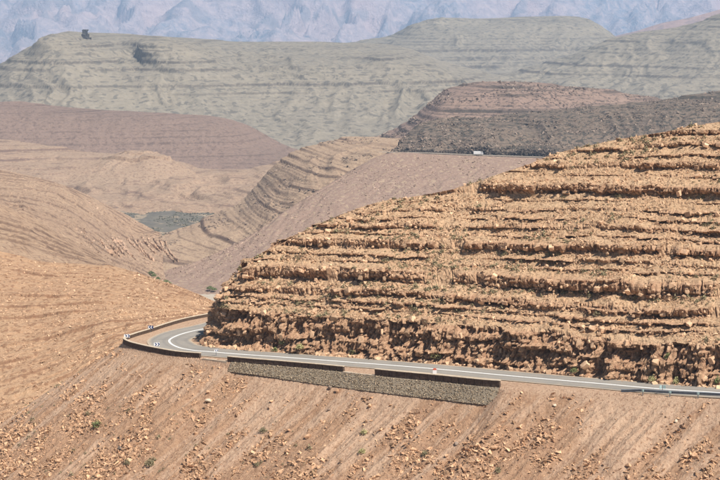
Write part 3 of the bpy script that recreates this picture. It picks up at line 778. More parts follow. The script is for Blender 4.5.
# broken ledges: strength varies along the hill for each bed
bed = np.zeros(NV)
for i, (zb, hh, st) in enumerate(ledges): bed[zr >= zb] = i
stv = np.array([l[2] for l in ledges])[bed.astype(int)]
A = np.clip(stv[None, :] * 1.1 + .05 + 1.1 * fbm(arc2 / 11, bed[None, :] * 7.3 + 0 * arc2, o=3, seed=301), 0, 1)
chute = sstep(.4, .6, vnoise(arc2 / 5.5 + zr2 * .08, zr2 / 16, seed=311))
A = A * (1 - .6 * chute)
A = np.where(bed[None, :] < .5, 1.0, A)
# slow undulation of bed thickness, so ledges are not ruled lines
zwob = zr2 + (.95 * fbm(arc2 / 18, zr2 / 8, o=3, seed=305) + .18 * fbm(arc2 / 3.5, zr2 / 3, o=2, seed=306)) * sstep(1.5, 5, zr2)
def Hat(z, AA):
    zz = np.arange(-1.5, 46, .05); a, b, c = Hprofile(zz)
    return np.interp(z, zz, b) * (1 - AA) + np.interp(z, zz, a) * AA, np.interp(z, zz, c)
H, CLz = Hat(zwob, A)
H0 = np.interp(s0, zr, Hsm)[:, None]; H1 = np.interp(s1, zr, Hsm)[:, None]
tau = np.clip((H - H0) / np.maximum(H1 - H0, 2.0), 0, 1)
XY = Pb[:, None, :2] * (1 - tau[..., None]) + Qs[:, None, :2] * tau[..., None]
S = np.clip(zr2, s0[:, None] - .4, s1[:, None])
Zh = S + DIP * (XY[..., 0] + 34)
G = np.concatenate([XY, Zh[..., None]], -1)
# outward direction
od = Pb[:, :2] - Qs[:, :2]; 
tb = np.gradient(Pb[:, :2], axis=0); nb_ = np.stack([-tb[:, 1], tb[:, 0]], 1); nb_ /= np.linalg.norm(nb_, axis=1)[:, None]
if nb_[200, 1] > 0: nb_ = -nb_
od = nb_
fade = (1 - .6 * sstep(.9, 1.0, tau)) * sstep(s0[:, None] - .3, s0[:, None] + .6, zr2) * (zr2 < s1[:, None])
# the blocks
low = sstep(7.2, 6.2, zwob)            # the tall road cut
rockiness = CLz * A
v1, v1b, e1 = voro(arc2 / 2.6 + 5 * bed[None, :], zwob / 3.2, 401)
v2, v2b, e2 = voro(arc2 / 1.05 + .25 * fbm(arc2, zwob, o=2, seed=8), zwob / 1.35, 402)
v3, v3b, e3 = voro(arc2 / .48, zwob / .55, 403)
v4, v4b, e4 = voro(arc2 / .85 + .2 * fbm(arc2 * .8, zwob, o=2, seed=18), zwob / 2.3 + v1 * 3, 405)
brow = .35 * sstep(4.6, 5.4, zwob) * (1 - sstep(6.3, 6.6, zwob)) * (fbm(arc2 / 5, bed[None, :] + 0 * arc2, o=2, seed=33) > -.1) + 0 * zwob
wallrough = brow * (.5 + v1) + .95 * vnoise(zwob * 1.1 + .3 * fbm(arc2 / 9, zwob, o=2, seed=71), arc2 / 7, seed=72) + .3 * vnoise(zwob * 3.3, arc2 / 5, seed=73) + 1.5 * fbm(arc2 / 3.2, zwob / 14, o=3, seed=406) + 1.0 * (v4 - .5) - .75 * sstep(.16, 0, e4) + .1 * (v1 - .5) + .7 * (v2 - .5) + .35 * (v3 - .5) - .7 * sstep(.12, .0, e1) - .3 * sstep(.14, .0, e2) + .9 * fbm(arc2 / 7, zwob / 6, o=3, seed=404)
l1, l1b, le1 = voro(arc2 / 2.2 + 9.7 * bed[None, :], bed[None, :] * 3 + .5 + 0 * arc2, 411)
l2, l2b, le2 = voro(arc2 / .75 + 3.1 * bed[None, :], zwob / .7, 412)
hloc = np.zeros_like(zwob)
for zb_, hh_, st_ in ledges[1:]: hloc = np.where((zwob >= zb_) & (zwob < zb_ + hh_), (zwob - zb_) / hh_, hloc)
ledgerough = 1.15 * (l1 - .40) + .35 * (l2 - .5) + .15 * (v3 - .5) - 1.2 * sstep(.10, 0, le1) - .6 * sstep(.13, 0, le2) + .35 * sstep(.3, .5, hloc) - .45 * sstep(.35, .05, hloc) + .3 * vnoise(zwob * 3.1, arc2 / 9, seed=77)
disp = low * rockiness * wallrough + (1 - low) * rockiness * ledgerough
# small overhang of ledge tops
disp = disp + (1 - low) * rockiness * .25
t1, t1b, te = voro(G[..., 0] / .8, G[..., 1] / .8 + G[..., 2] / .8, 421)
tal = (.30 * fbm(G[..., 0] / 2.5, G[..., 1] / 2.5, o=4, seed=422) + .22 * (t1 ** 3) * sstep(.05, .3, te)) * (1 - rockiness)
lean = -.42 * (np.clip(zwob, -1, 6.2) - 1.6) * (1 - tau) ** 2
G[..., :2] += od[:, None, :] * (disp * fade + lean)[..., None]
G[..., 2] += tal * fade + .25 * rockiness * fade * (v2b - .5)
keepv = (zr2 <= s1[:, None] + .25)
Fh = grid_faces(NU, NV)
kf = keepv.ravel()[Fh].all(1) & (zr2.ravel()[Fh].min(1) > (s0[:, None] + 0 * zr2).ravel()[Fh].min(1) - .7)
Fh = Fh[kf]; us = np.unique(Fh); rm = np.full(NU * NV, -1); rm[us] = np.arange(len(us))
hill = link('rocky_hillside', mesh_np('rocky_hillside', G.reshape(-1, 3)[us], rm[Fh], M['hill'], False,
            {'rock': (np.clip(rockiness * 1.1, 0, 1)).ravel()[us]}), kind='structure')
front = (np.arange(NU) < kn + 60) & (qpx < 790)

# loose blocks on the hill
validG = keepv & (zr2 > s0[:, None] + .3) & front[:, None]
ci, cj = np.where(validG & (CLz * A > .5) & (zr2 > 6))
# the blocks that show largest are parts of the hillside
proto_me = []
for k, (V_, F_) in enumerate(slab_protos(10, 21)):
    proto_me.append(mesh_np('rock_block', V_, F_, M['rock'], False, {'tint': np.full(len(V_), .15 + .08 * k)}))
sel = rng.choice(len(ci), 90, replace=False)
for q in sel:
    p = G[ci[q], cj[q]]
    s = rng.uniform(.55, 1.25)
    o = link('rock_block', proto_me[int(rng.integers(0, 10))], hill)
    o.location = (p[0] - od[ci[q], 0] * .12 * s, p[1] - od[ci[q], 1] * .12 * s, p[2] - .12 * s)
    o.rotation_euler = (rng.normal(0, .25), rng.normal(0, .25), math.atan2(tb[ci[q], 1], tb[ci[q], 0]) + rng.normal(0, .45))
    o.scale = (s * rng.uniform(.8, 1.5), s * .9, s * rng.uniform(.6, 1.0))
sel = rng.choice(len(ci), 1500)
yaw = np.arctan2(tb[ci[sel], 1], tb[ci[sel], 0]) + rng.normal(0, .35, len(sel))
pp = G[ci[sel], cj[sel]] + np.concatenate([od[ci[sel]] * rng.uniform(-.1, .5, (len(sel), 1)), rng.normal(-.15, .25, (len(sel), 1))], 1)
ss = .18 + rng.exponential(.2, len(sel)).clip(0, .75)
scatter('ledge_rubble', pp, np.stack([ss * rng.uniform(.8, 1.6, len(sel)), ss, ss * rng.uniform(.6, 1.1, len(sel))], 1), 'rock', PROTO, .4, yaw=yaw, parent=hill)
# base cliff rough blocks
ci3, cj3 = np.where(validG & (zr2 < 6.6))
sel = rng.choice(len(ci3), 420)
pp = G[ci3[sel], cj3[sel]] + np.concatenate([od[ci3[sel]] * rng.uniform(-.2, .05, (len(sel), 1)), np.zeros((len(sel), 1))], 1)
ss = .2 + rng.exponential(.22, len(sel)).clip(0, .8)
scatter('cliff_rubble', pp, np.stack([ss, ss, ss * rng.uniform(.9, 2.0, len(sel))], 1), 'rock', PROTO, .35, yaw=np.arctan2(tb[ci3[sel], 1], tb[ci3[sel], 0]) + rng.normal(0, .4, len(sel)), parent=hill)
ci2, cj2 = np.where(validG & (CLz * A < .5) & (zr2 > 6))
sel = rng.choice(len(ci2), 36000)
pp = G[ci2[sel], cj2[sel]] + rng.normal(0, .08, (len(sel), 3))
clump = fbm(pp[:, 0] / 3, pp[:, 1] / 3, o=3, seed=77) > -.15
pp = pp[clump]
scatter('hillside_stones', pp, np.clip(rng.exponential(.17, len(pp)) + .12, .12, .85), 'rock', PROTO_S, .6, parent=hill)
# fallen stones along the foot of the cut
nf = 900
k = rng.integers(0, kn + 40, nf); k = k[(qpx[k] < 780)]
pp = Pb[k] + np.concatenate([od[k] * np.abs(rng.normal(.2, .45, (len(k), 1))), rng.uniform(-.1, .2, (len(k), 1))], 1)
scatter('fallen_stones', pp, np.clip(rng.exponential(.25, len(k)) + .15, .15, 1.1), 'rock', PROTO, .5)

# stones on the embankment
n = 900000
x = rng.uniform(-75, 62, n); y = rng.uniform(172, 320, n)
f = y; ang = x / y
msk = (ang < .24) & (ang > -.26)
x, y = x[msk], y[msk]
gi = ((x - ex[0]) / cell).astype(int); gj = ((y - ey[0]) / cell).astype(int)
d = ED[gi, gj]; rk = ERK[gi, gj]
pr = np.where(d > .8, .06 + .94 * rk, 0) * (d < 60) * np.clip(.30 + d / 12, 0, 1)
clus = sstep(-.25, .35, fbm(x / 3.2, y / 4.5, o=4, seed=311, gain=.65))
m_ = rng.uniform(0, 1, len(x)) < pr * (.12 + .88 * clus)
x, y, gi, gj, d = x[m_], y[m_], gi[m_], gj[m_], d[m_]
fx_, fy_ = (x - ex[gi]) / cell, (y - ey[gj]) / cell
z = EZ[gi, gj] * (1 - fx_) * (1 - fy_) + EZ[gi + 1, gj] * fx_ * (1 - fy_) + EZ[gi, gj + 1] * (1 - fx_) * fy_ + EZ[gi + 1, gj + 1] * fx_ * fy_
sz = np.clip(rng.exponential(.18, len(x)) * (.6 + .9 * clus[m_]) + .13 + .10 * sstep(5, 30, d), .15, 1.1)
order = rng.permutation(len(x))[:78000]
scatter('scree_stones', np.stack([x, y, z - .0 * sz], 1)[order], np.stack([sz * 1.2, sz, sz * .85], 1)[order], 'screerock', PROTO_S, .5)
print('scree stones', len(order))

# stones and scrub on the left slope, on the dark ridge and dome
def view_samples(G, n, vlo, vhi, lo=-30, hi=750):
    P = sample_grid(G, n, vlo, vhi)
    f = P[:, 1] * math.cos(PITCH) - (P[:, 2] - CAMZ) * math.sin(PITCH); q = 360 + FOC * P[:, 0] / f
    return P[(q > lo) & (q < hi)]
P = view_samples(leftA, 42000, .12, 1)
P = P[fbm(P[:, 0] / 6, P[:, 1] / 6, P[:, 2] / 1.2, o=3, seed=55) > -.05]
s_ = np.clip(rng.exponential(.2, len(P)) + .18, .2, 1.1)
scatter('left_slope_stones', P, np.stack([s_ * 1.3, s_, s_ * .7], 1), 'rock', PROTO_S, .4)
P = view_samples(darkr, 15000, .1, 1)
P = P[fbm(P[:, 0] / 25, P[:, 1] / 25, o=3, seed=56) > -.25]
s_ = np.clip(rng.exponential(.8, len(P)) + .8, .8, 4)
scatter('dark_ridge_boulders', P, np.stack([s_ * 1.3, s_, s_ * .8], 1), 'greyrock', PROTO_S, .4)
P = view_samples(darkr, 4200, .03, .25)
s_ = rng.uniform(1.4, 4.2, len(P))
scatter('road_cut_shade_boulders', P, np.stack([s_ * 1.3, s_, s_ * 1.1], 1), 'cutshade', PROTO_S, .3)  # extra boulders coloured dark to paint the shaded band above the second road
P = view_samples(scree, 22000, .2, .98)
P = P[fbm(P[:, 0] / 14 + P[:, 1] / 40, P[:, 1] / 60, o=3, seed=62) > -.2]
s_ = np.clip(rng.exponential(.5, len(P)) + .5, .5, 2.6)
scatter('purple_scree_stones', P, np.stack([s_ * 1.3, s_, s_ * .8], 1), 'purplerock', PROTO_S, .4)
P = view_samples(leftC, 9000, .1, 1)
P = P[fbm(P[:, 0] / 20, P[:, 1] / 50, o=3, seed=63) > 0]
s_ = np.clip(rng.exponential(.4, len(P)) + .4, .4, 2.4)
scatter('left_hillside_stones', P, np.stack([s_ * 1.6, s_, s_ * .8], 1), 'finrock', PROTO_S, .4)
P = view_samples(dome, 6000, .25, 1)
P = P[fbm(P[:, 0] / 60, P[:, 1] / 60, P[:, 2] / 6, o=3, seed=57) > .05]
s_ = rng.uniform(1.2, 4, len(P))
scatter('dome_boulders', P, np.stack([s_ * 1.8, s_, s_ * .8], 1), 'greyrock', PROTO_S, .3)
P = view_samples(ridgeR, 5000, .5, 1)
P = P[np.abs(fbm(P[:, 0] / 40, P[:, 1] / 40, (P[:, 2] - .1 * P[:, 0]) / 2.2, o=2, seed=58)) > .33]
s_ = rng.uniform(.8, 2.4, len(P))
scatter('banded_ridge_boulders', P, np.stack([s_ * 2.2, s_, s_ * .8], 1), 'greyrock', PROTO_S, .25)

P = sample_grid(fieldG, 7000)
P = P[fbm(P[:, 0] / 18, P[:, 1] / 40, o=3, seed=59) > -.1]
s_ = rng.uniform(.8, 2.6, len(P))
scatter('field_scrub_clumps', P, np.stack([s_ * 1.6, s_, s_ * .8], 1), 'fieldrock', PROTO_S, .3)

# =================================================================== WALLS
def box_me(name, mat, sx, sy, sz, jit=0, bev=.0, seed=0):
    bm = bmesh.new(); bmesh.ops.create_cube(bm, size=1)
    for v in bm.verts: v.co = Vector((v.co.x * sx, v.co.y * sy, v.co.z * sz))
    if bev: bmesh.ops.bevel(bm, geom=bm.edges[:], offset=bev, segments=1, affect='EDGES')
    rr = random.Random(seed)
    if jit:
        for v in bm.verts: v.co += Vector((rr.uniform(-jit, jit) * .4, rr.uniform(-jit, jit), rr.uniform(-jit, jit) * .3))
    me = bpy.data.meshes.new(name); bm.to_mesh(me); bm.free(); me.materials.append(mat); return me

def parapet(i0, i1, h, label, drop=.25, blk=1.45, inset=.0):
    """stone parapet on the outer edge curve between indices; blocks and coping stones are parts"""
    seg = EC[i0:i1 + 1]; sarc = np.concatenate([[0], np.cumsum(np.linalg.norm(np.diff(seg[:, :2], axis=0), axis=1))])
    L = sarc[-1]; nblk = max(1, int(round(L / blk))); lb = L / nblk
    root = empty('stone_parapet', tuple(seg[len(seg) // 2]), label=label, category='wall', group='stone parapets along the outer edge of the road')
    mids = []
    for q in range(nblk):
        c = (q + .5) * lb
        p = np.array([np.interp(c, sarc, seg[:, k]) for k in range(3)])
        a = np.array([np.interp(c - lb / 2, sarc, seg[:, k]) for k in range(3)]); b = np.array([np.interp(c + lb / 2, sarc, seg[:, k]) for k in range(3)])
        t = b - a; ll = np.linalg.norm(t); yaw_ = math.atan2(t[1], t[0]); pit = -math.asin(t[2] / ll)
        nrm = np.array([-math.sin(yaw_), math.cos(yaw_), 0])
        ne = nE[min(i0 + int(np.searchsorted(sarc, c)), len(nE) - 1)]
        if nrm[0] * ne[0] + nrm[1] * ne[1] > 0: nrm = -nrm
        H_ = h + drop
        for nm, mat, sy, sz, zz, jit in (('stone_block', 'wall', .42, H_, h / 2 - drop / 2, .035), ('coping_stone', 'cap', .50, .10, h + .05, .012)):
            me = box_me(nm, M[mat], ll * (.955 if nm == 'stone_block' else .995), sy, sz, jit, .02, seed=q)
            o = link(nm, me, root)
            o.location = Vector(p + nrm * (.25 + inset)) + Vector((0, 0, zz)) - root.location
            o.rotation_euler = (0, pit, yaw_)
    return root
def idxr(a, b, back=False):
    i, j = edge_at_px(a, back), edge_at_px(b, back); return (min(i, j), max(i, j))
parapet(*idxr(374, 500), .95, 'shade-darkened stone parapet with pale coping behind the red topped stone, nearest the guardrail')
parapet(*idxr(227, 343), .78, 'shade-darkened stone parapet with pale coping along the middle of the road, above the stone revetment')
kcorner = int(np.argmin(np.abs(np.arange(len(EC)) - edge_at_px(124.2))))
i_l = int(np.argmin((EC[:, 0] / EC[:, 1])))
parapet(edge_at_px(200), i_l, .80, 'shade-darkened stone parapet wrapping the outer corner of the bend', drop=.35)
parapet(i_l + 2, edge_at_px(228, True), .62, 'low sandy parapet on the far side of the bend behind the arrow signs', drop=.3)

# stone revetment below the parapets
ia, ib = i_a + 2, i_b - 4
seg = EC[ia:ib:4]; nn_ = nE[ia:ib:4]
tt = np.linspace(0, 1, len(seg))
hh = 2.0 + .35 * (1 - tt) - .55 * sstep(.55, 1, tt)
rev = empty('stone_revetment', tuple(seg[len(seg) // 2]), label='sloping grey brown stone revetment under the two front parapets', category='retaining wall')
rl = Vector(rev.location)
rows = []
for t in np.linspace(0, 1, 6):
    g = seg + np.concatenate([nn_ * (.04 + hh[:, None] * t * .62), -(hh * t)[:, None] - .02 + 0 * hh[:, None]], 1)
    rows.append(g)
RG = np.stack(rows, 1)
back_ = np.concatenate([RG, (RG[:, -1:] - np.concatenate([nn_ * 1.2, 0 * nn_[:, :1]], 1)[:, None])], 1)
link('mortar_bed', mesh_np('mortar_bed', (back_ - np.array(rl)).reshape(-1, 3), grid_faces(*back_.shape[:2]), M['mortar'], False), rev)
n = 5200
a = rng.uniform(0, len(seg) - 1.01, n); b = rng.uniform(0, 4.99, n); i_, j_ = a.astype(int), b.astype(int); fa, fb = (a - i_)[:, None], (b - j_)[:, None]
P = RG[i_, j_] * (1 - fa) * (1 - fb) + RG[i_ + 1, j_] * fa * (1 - fb) + RG[i_, j_ + 1] * (1 - fa) * fb + RG[i_ + 1, j_ + 1] * fa * fb
s_ = rng.uniform(.16, .34, n)
scatter('revetment_stones', P - np.array(rl), np.stack([s_ * 1.2, s_, s_], 1), 'revstone', PROTO_S, .6, parent=rev)
# pale footing strip under the revetment's right part
# low footing wall in the gap between the corner parapet and the middle one
def footing(a, b, label):
    i0, i1 = idxr(a, b); s_ = EC[i0:i1 + 1:3]; n_ = nE[i0:i1 + 1:3]
    prof = [(-.35, .02), (.12, .02), (.14, -.9), (-.35, -.9)]
    Gq = np.stack([s_ + np.concatenate([n_ * q, np.full((len(s_), 1), zz)], 1) for q, zz in prof + prof[:1]], 1)
    Gq += rng.normal(0, .015, Gq.shape)
    root = tuple(s_[len(s_) // 2])
    o = link('footing_wall', mesh_np('footing_wall', Gq.reshape(-1, 3) - np.array(root), grid_faces(*Gq.shape[:2]), M['cap']), label=label, category='wall')
    o.location = root
footing(201, 227, 'low pale edge wall in the gap between the corner parapet and the middle parapet')
footing(343, 374, 'pale edge kerb in the gap between the two front parapets')

dg = bpy.context.evaluated_depsgraph_get()
def hit(px, py, start=0):
    bpy.context.view_layer.update()
    d_ = ray(px, py)
    ok, loc, nor, *_ = sc.ray_cast(bpy.context.evaluated_depsgraph_get(), Vector((0, 0, CAMZ)) + d_ * start, d_)
    return loc if ok else Vector((0, 300, 0))
bpy.context.view_layer.update()
def zroad(p):
    k = int(np.argmin(np.hypot(rcurve[:, 0] - p[0], rcurve[:, 1] - p[1]))); return rcurve[k, 2]

# =================================================================== STREET FURNITURE
def mk(name, mat, parts, parent=None, loc=None):
    """join boxes/cylinders given as (type, centre, size, rot) into one mesh"""
    bm = bmesh.new()
    for typ, c, s, r in parts:
        Mx = Matrix.Translation(c) @ Euler(r).to_matrix().to_4x4()
        if typ == 'box':
            ret = bmesh.ops.create_cube(bm, size=1, matrix=Mx @ Matrix.Diagonal((s[0], s[1], s[2], 1)))
        else:
            ret = bmesh.ops.create_cone(bm, cap_ends=True, segments=14, radius1=s[0], radius2=s[1], depth=s[2], matrix=Mx)
    me = bpy.data.meshes.new(name); bm.to_mesh(me); bm.free(); me.materials.append(M[mat])
    o = link(name, me, parent)
    if loc is not None: o.location = loc
    return o

def prism(name, mat, pts, depth, parent, loc=(0, 0, 0)):
    """polygon in x/z extruded along y"""
    bm = bmesh.new()
    a = [bm.verts.new((x_, 0, z_)) for x_, z_ in pts]; b = [bm.verts.new((x_, depth, z_)) for x_, z_ in pts]
    bm.faces.new(a); bm.faces.new(b[::-1])
    for i in range(len(pts)): bm.faces.new((a[i], b[i], b[(i + 1) % len(pts)], a[(i + 1) % len(pts)])[::-1])
    bmesh.ops.recalc_face_normals(bm, faces=bm.faces)
    me = bpy.data.meshes.new(name); bm.to_mesh(me); bm.free(); me.materials.append(M[mat])
    o = link(name, me, parent); o.location = loc; return o

def chevron_sign(p, label, yaw=0, bw=1.15, bh=.72, hc=1.15, flip=1, dark=False, scale=1):
    root = empty('chevron_sign', p, label=label, category='road sign', group='chevron signs around the bend')
    root.rotation_euler = (0, 0, yaw); root.scale = (scale * .88,) * 3
    post = mk('post', 'steel', [('cyl', (0, .05, hc / 2), (.045, .045, hc + .4), (0, 0, 0))], root)
    mk('board', 'blue' if dark else 'white', [('box', (0, 0, hc), (bw, .03, bh), (0, 0, 0))], root)
    cw = bw * .22
    for k in (-1, 1):
        x0 = k * bw * .24 - flip * bw * .12
        pts = [(x0, hc - bh * .42), (x0 + cw * flip * .9, hc - bh * .42), (x0 + (cw * .9 + bw * .22) * flip, hc), (x0 + cw * flip * .9, hc + bh * .42), (x0, hc + bh * .42), (x0 + bw * .22 * flip, hc)]
        prism('chevron', 'white' if dark else 'blue', pts, .01, root, (0, -.03, 0))
    return root
ps = Wz(127.0, 341.2, -.05); chevron_sign(tuple(ps), 'white board with two blue chevrons at the outer corner of the bend, leftmost sign', .15, hc=1.1)
ps = Wz(150.7, 332.3, -.6); chevron_sign(tuple(ps), 'navy board with two white chevrons on a post by the low far parapet', -.1, hc=1.1, dark=True, flip=-1)
ps = Wz(156.8, 349.8, .4); chevron_sign(tuple(ps), 'white board with two blue chevrons just behind the corner parapet', .2, hc=1.1)
ps = Wz(216.2, 357.4, 1.2); chevron_sign(tuple(ps), 'small white chevron board on a thin post before the cliff nose', .5, bw=.75, bh=.42, hc=1.35)

# delineator with two pale plates by the guardrail
ps = Wz(662.3, 396.4, 6.9)
root = empty('road_marker_post', tuple(ps), label='post with two pale green plates behind the start of the guardrail', category='road marker')
mk('post', 'steel', [('box', (0, .04, .72), (.09, .06, 1.7), (0, 0, 0))], root)
for s_ in (-1, 1): mk('plate', 'palepost', [('box', (s_ * .26, 0, 1.3), (.34, .03, .48), (0, 0, -s_ * .35))], root)

# kilometre stone
ps = Wz(434.7, 375.0, 4.2)
root = empty('milestone', tuple(ps), label='white milestone with a rounded red top between road and parapet', category='milestone')
arch = [(-.3, 0), (.3, 0), (.3, .62)]
prism('stone_body', 'white', [(-.31, -.1), (.31, -.1), (.31, .78), (-.31, .78)], .26, root, (0, -.13, 0))
prism('stone_top', 'red', [(-.31, .782)] + [(.31 * math.cos(a), .782 + .25 * math.sin(a)) for a in np.linspace(math.pi * .97, 0, 12)], .26, root, (0, -.13, 0))

# guardrail
i0, i1 = idxr(621, 940)
s_ = EC[i0:i1 + 1:2][::-1]; n_ = nE[i0:i1 + 1:2][::-1]
gl = np.concatenate([[0], np.cumsum(np.linalg.norm(np.diff(s_[:, :2], axis=0), axis=1))])
gr = empty('guardrail', tuple(s_[0]), label='galvanised steel guardrail along the road edge at the right', category='guardrail')
g0 = np.array(s_[0])
wprof = [(.00, .205), (.03, .19), (.085, .13), (.085, .09), (.03, .03), (.0, 0), (.03, -.03), (.085, -.09), (.085, -.13), (.03, -.19), (.0, -.205)]
hbase = .34 + .26 * sstep(0, 3.2, gl)
RGd = np.stack([s_ - g0 + np.concatenate([-n_ * (.25 - a_), (hbase + b_ * (1))[:, None]], 1) for a_, b_ in wprof], 1)
me = mesh_np('rail', RGd.reshape(-1, 3), grid_faces(*RGd.shape[:2]), M['steel'], False)
ro = link('rail', me, gr)
so = ro.modifiers.new('thickness', 'SOLIDIFY'); so.thickness = .012
q = 3.4
post_me = sp_me = None
while q < gl[-1]:
    p = np.array([np.interp(q, gl, s_[:, k]) for k in range(3)]); nq = np.array([np.interp(q, gl, n_[:, k]) for k in range(2)])
    if post_me is None:
        o = mk('post', 'steel', [('box', (0, 0, .28), (.11, .09, 1.1), (0, 0, 0))], gr); post_me = o.data
        o2 = mk('spacer_plate', 'palepost', [('box', (0, 0, .70), (.26, .16, .30), (0, 0, 0))], gr); sp_me = o2.data
    else:
        o = link('post', post_me, gr); o2 = link('spacer_plate', sp_me, gr)
    pos = Vector(p - g0) + Vector((nq[0] * .02, nq[1] * .02, 0)); 
    o.location = pos; o2.location = pos + Vector((0, 0, -.04))
    o.rotation_euler = o2.rotation_euler = (0, 0, math.atan2(nq[1], nq[0]) + math.pi / 2)
    q += 4.0

# two pale stones in the parapet gap
def boulder(px, py, size, label, mat='rock', group='single boulders lying on the embankment', sink=.25, stretch=(1.2, 1, .8), seed=0, name='boulder', cat='boulder', z=None):
    p = hit(px, py) if z is None else Vector(Wz(px, py, z))
    bm = bmesh.new(); bmesh.ops.create_icosphere(bm, subdivisions=2, radius=.5)
    rr = random.Random(seed)
    ax = [Vector((rr.gauss(0, 1), rr.gauss(0, 1), rr.gauss(0, 1))).normalized() for _ in range(14)]
    lim = [rr.uniform(.2, .36) for _ in ax]
    for v in bm.verts:
        for a_, l_ in zip(ax, lim):
            dd_ = v.co.dot(a_)
            if dd_ > l_: v.co -= a_ * (dd_ - l_)
        v.co += Vector((rr.uniform(-1, 1), rr.uniform(-1, 1), rr.uniform(-1, 1))) * .015
        v.co = Vector((v.co.x * stretch[0], v.co.y * stretch[1], v.co.z * stretch[2])) * size
    me = bpy.data.meshes.new(name); bm.to_mesh(me); bm.free(); me.materials.append(M[mat])
    a = me.attributes.new('tint', 'FLOAT', 'POINT'); a.data.foreach_set('value', np.full(len(me.vertices), rr.uniform(.3, .8), dtype=np.float32))
    o = link(name, me, label=label, category=cat, group=group)
    o.location = p + Vector((0, 0, size * stretch[2] * (.5 - sink))); o.rotation_euler = (rr.uniform(-.2, .2), rr.uniform(-.2, .2), rr.uniform(0, 6))
    return o
boulder(354, 370.3, .5, 'left one of two pale stones on the kerb between the front parapets', 'cap', None, .1, seed=1, z=3.0)
boulder(368, 371.9, .55, 'right one of two pale stones on the kerb between the front parapets', 'cap', None, .1, seed=2, z=3.15)
BL = [(208.5, 402, 1.25, 'pale cream boulder, the brightest on the slope below the corner parapet', 'cap'),
      (208.5, 393, .95, 'ochre boulder just above the pale cream boulder', 'screerock'),
      (330, 389, 1.1, 'dark topped boulder lying just under the revetment foot', 'greyrock'),
      (337, 392, 1.2, 'reddish brown boulder right of the dark topped one under the revetment', 'screerock'),
      (307.5, 438, 1.5, 'largest boulder with a deep shadow in the middle of the slope', 'screerock'),
      (289, 431, .8, 'small brown boulder left of the largest boulder on the slope', 'screerock'),
      (329, 410.5, .7, 'small dark boulder alone between runnels below the boulder pair', 'greyrock'),
      (120, 449, 1.0, 'dark rounded boulder low on the left part of the slope', 'greyrock'),
      (59, 462, 1.2, 'flat ochre boulder at the bottom left of the slope', 'screerock'),
      (183, 471, 1.0, 'brown boulder at the bottom edge left of centre', 'screerock'),
      (456, 445, 1.0, 'dark boulder in a gravel runnel below the right parapet', 'greyrock'),
      (477, 446, .9, 'brown boulder beside the gravel runnel, right of the dark one', 'screerock'),
      (494, 449, 1.2, 'reddish boulder cluster stone below the revetment end', 'screerock'),
      (555, 374+32, .7, 'pale stone on the slope just below the open road edge', 'cap'),
      (694, 456, 1.0, 'pale brown boulder at the lower right of the slope', 'screerock'),
      (676, 422, .7, 'small pale boulder on the slope under the guardrail', 'cap'),
      (143, 414, .8, 'rust coloured boulder in the stony band below the bend', 'screerock'),
      (370, 407, .9, 'ochre boulder below the revetment under the parapet gap', 'screerock')]
for k, (a_, b_, s_, lb, mt) in enumerate(BL):
    boulder(a_, b_, s_, lb, mt, stretch=(1.3, 1, .8), seed=10 + k)

# shrubs: many small leaf blades around a few stems
def leaf_cloud(n, rx, rz, leaf, seed, flat=.0):
    r_ = np.random.default_rng(seed)
    u = r_.normal(0, 1, (n, 3)); u /= np.linalg.norm(u, axis=1)[:, None]
    rad = r_.uniform(.35, 1, n) ** .6
    lob = 1 + .35 * np.sin(u[:, 0] * 3 + seed) * np.cos(u[:, 1] * 4 + seed * 2)
    c = u * (rad * lob)[:, None] * np.array([rx, rx, rz]); c[:, 2] = np.abs(c[:, 2]) + .02
    a = r_.normal(0, 1, (n, 3)); a /= np.linalg.norm(a, axis=1)[:, None]; b = np.cross(a, r_.normal(0, 1, (n, 3))); b /= np.linalg.norm(b, axis=1)[:, None]
    s1_ = leaf * r_.uniform(.6, 1.3, (n, 1))
    V = np.stack([c - a * s1_, c + b * s1_ * .5, c + a * s1_, c - b * s1_ * .5], 1).reshape(-1, 3)
    return V, np.arange(n * 4).reshape(n, 4)
def shrub(px, py, size, label, mat='shrub', group='shrubs on the slopes', sq=.65):
    p = hit(px, py)
    root = empty('shrub', tuple(p), label=label, category='shrub', group=group)
    V, F = leaf_cloud(240, size * .5, size * sq, size * .10, int(px * 3 + py))
    link('foliage', mesh_np('foliage', V, F, M[mat]), root)
    parts = []
    for k in range(5):
        an = k * 1.3 + px; parts.append(('cyl', (math.cos(an) * size * .08, math.sin(an) * size * .08, size * .2), (.03 * size, .012 * size, size * .45), (math.sin(an) * -.4, math.cos(an) * .4, 0)))
    mk('stems', 'bark', parts, root)
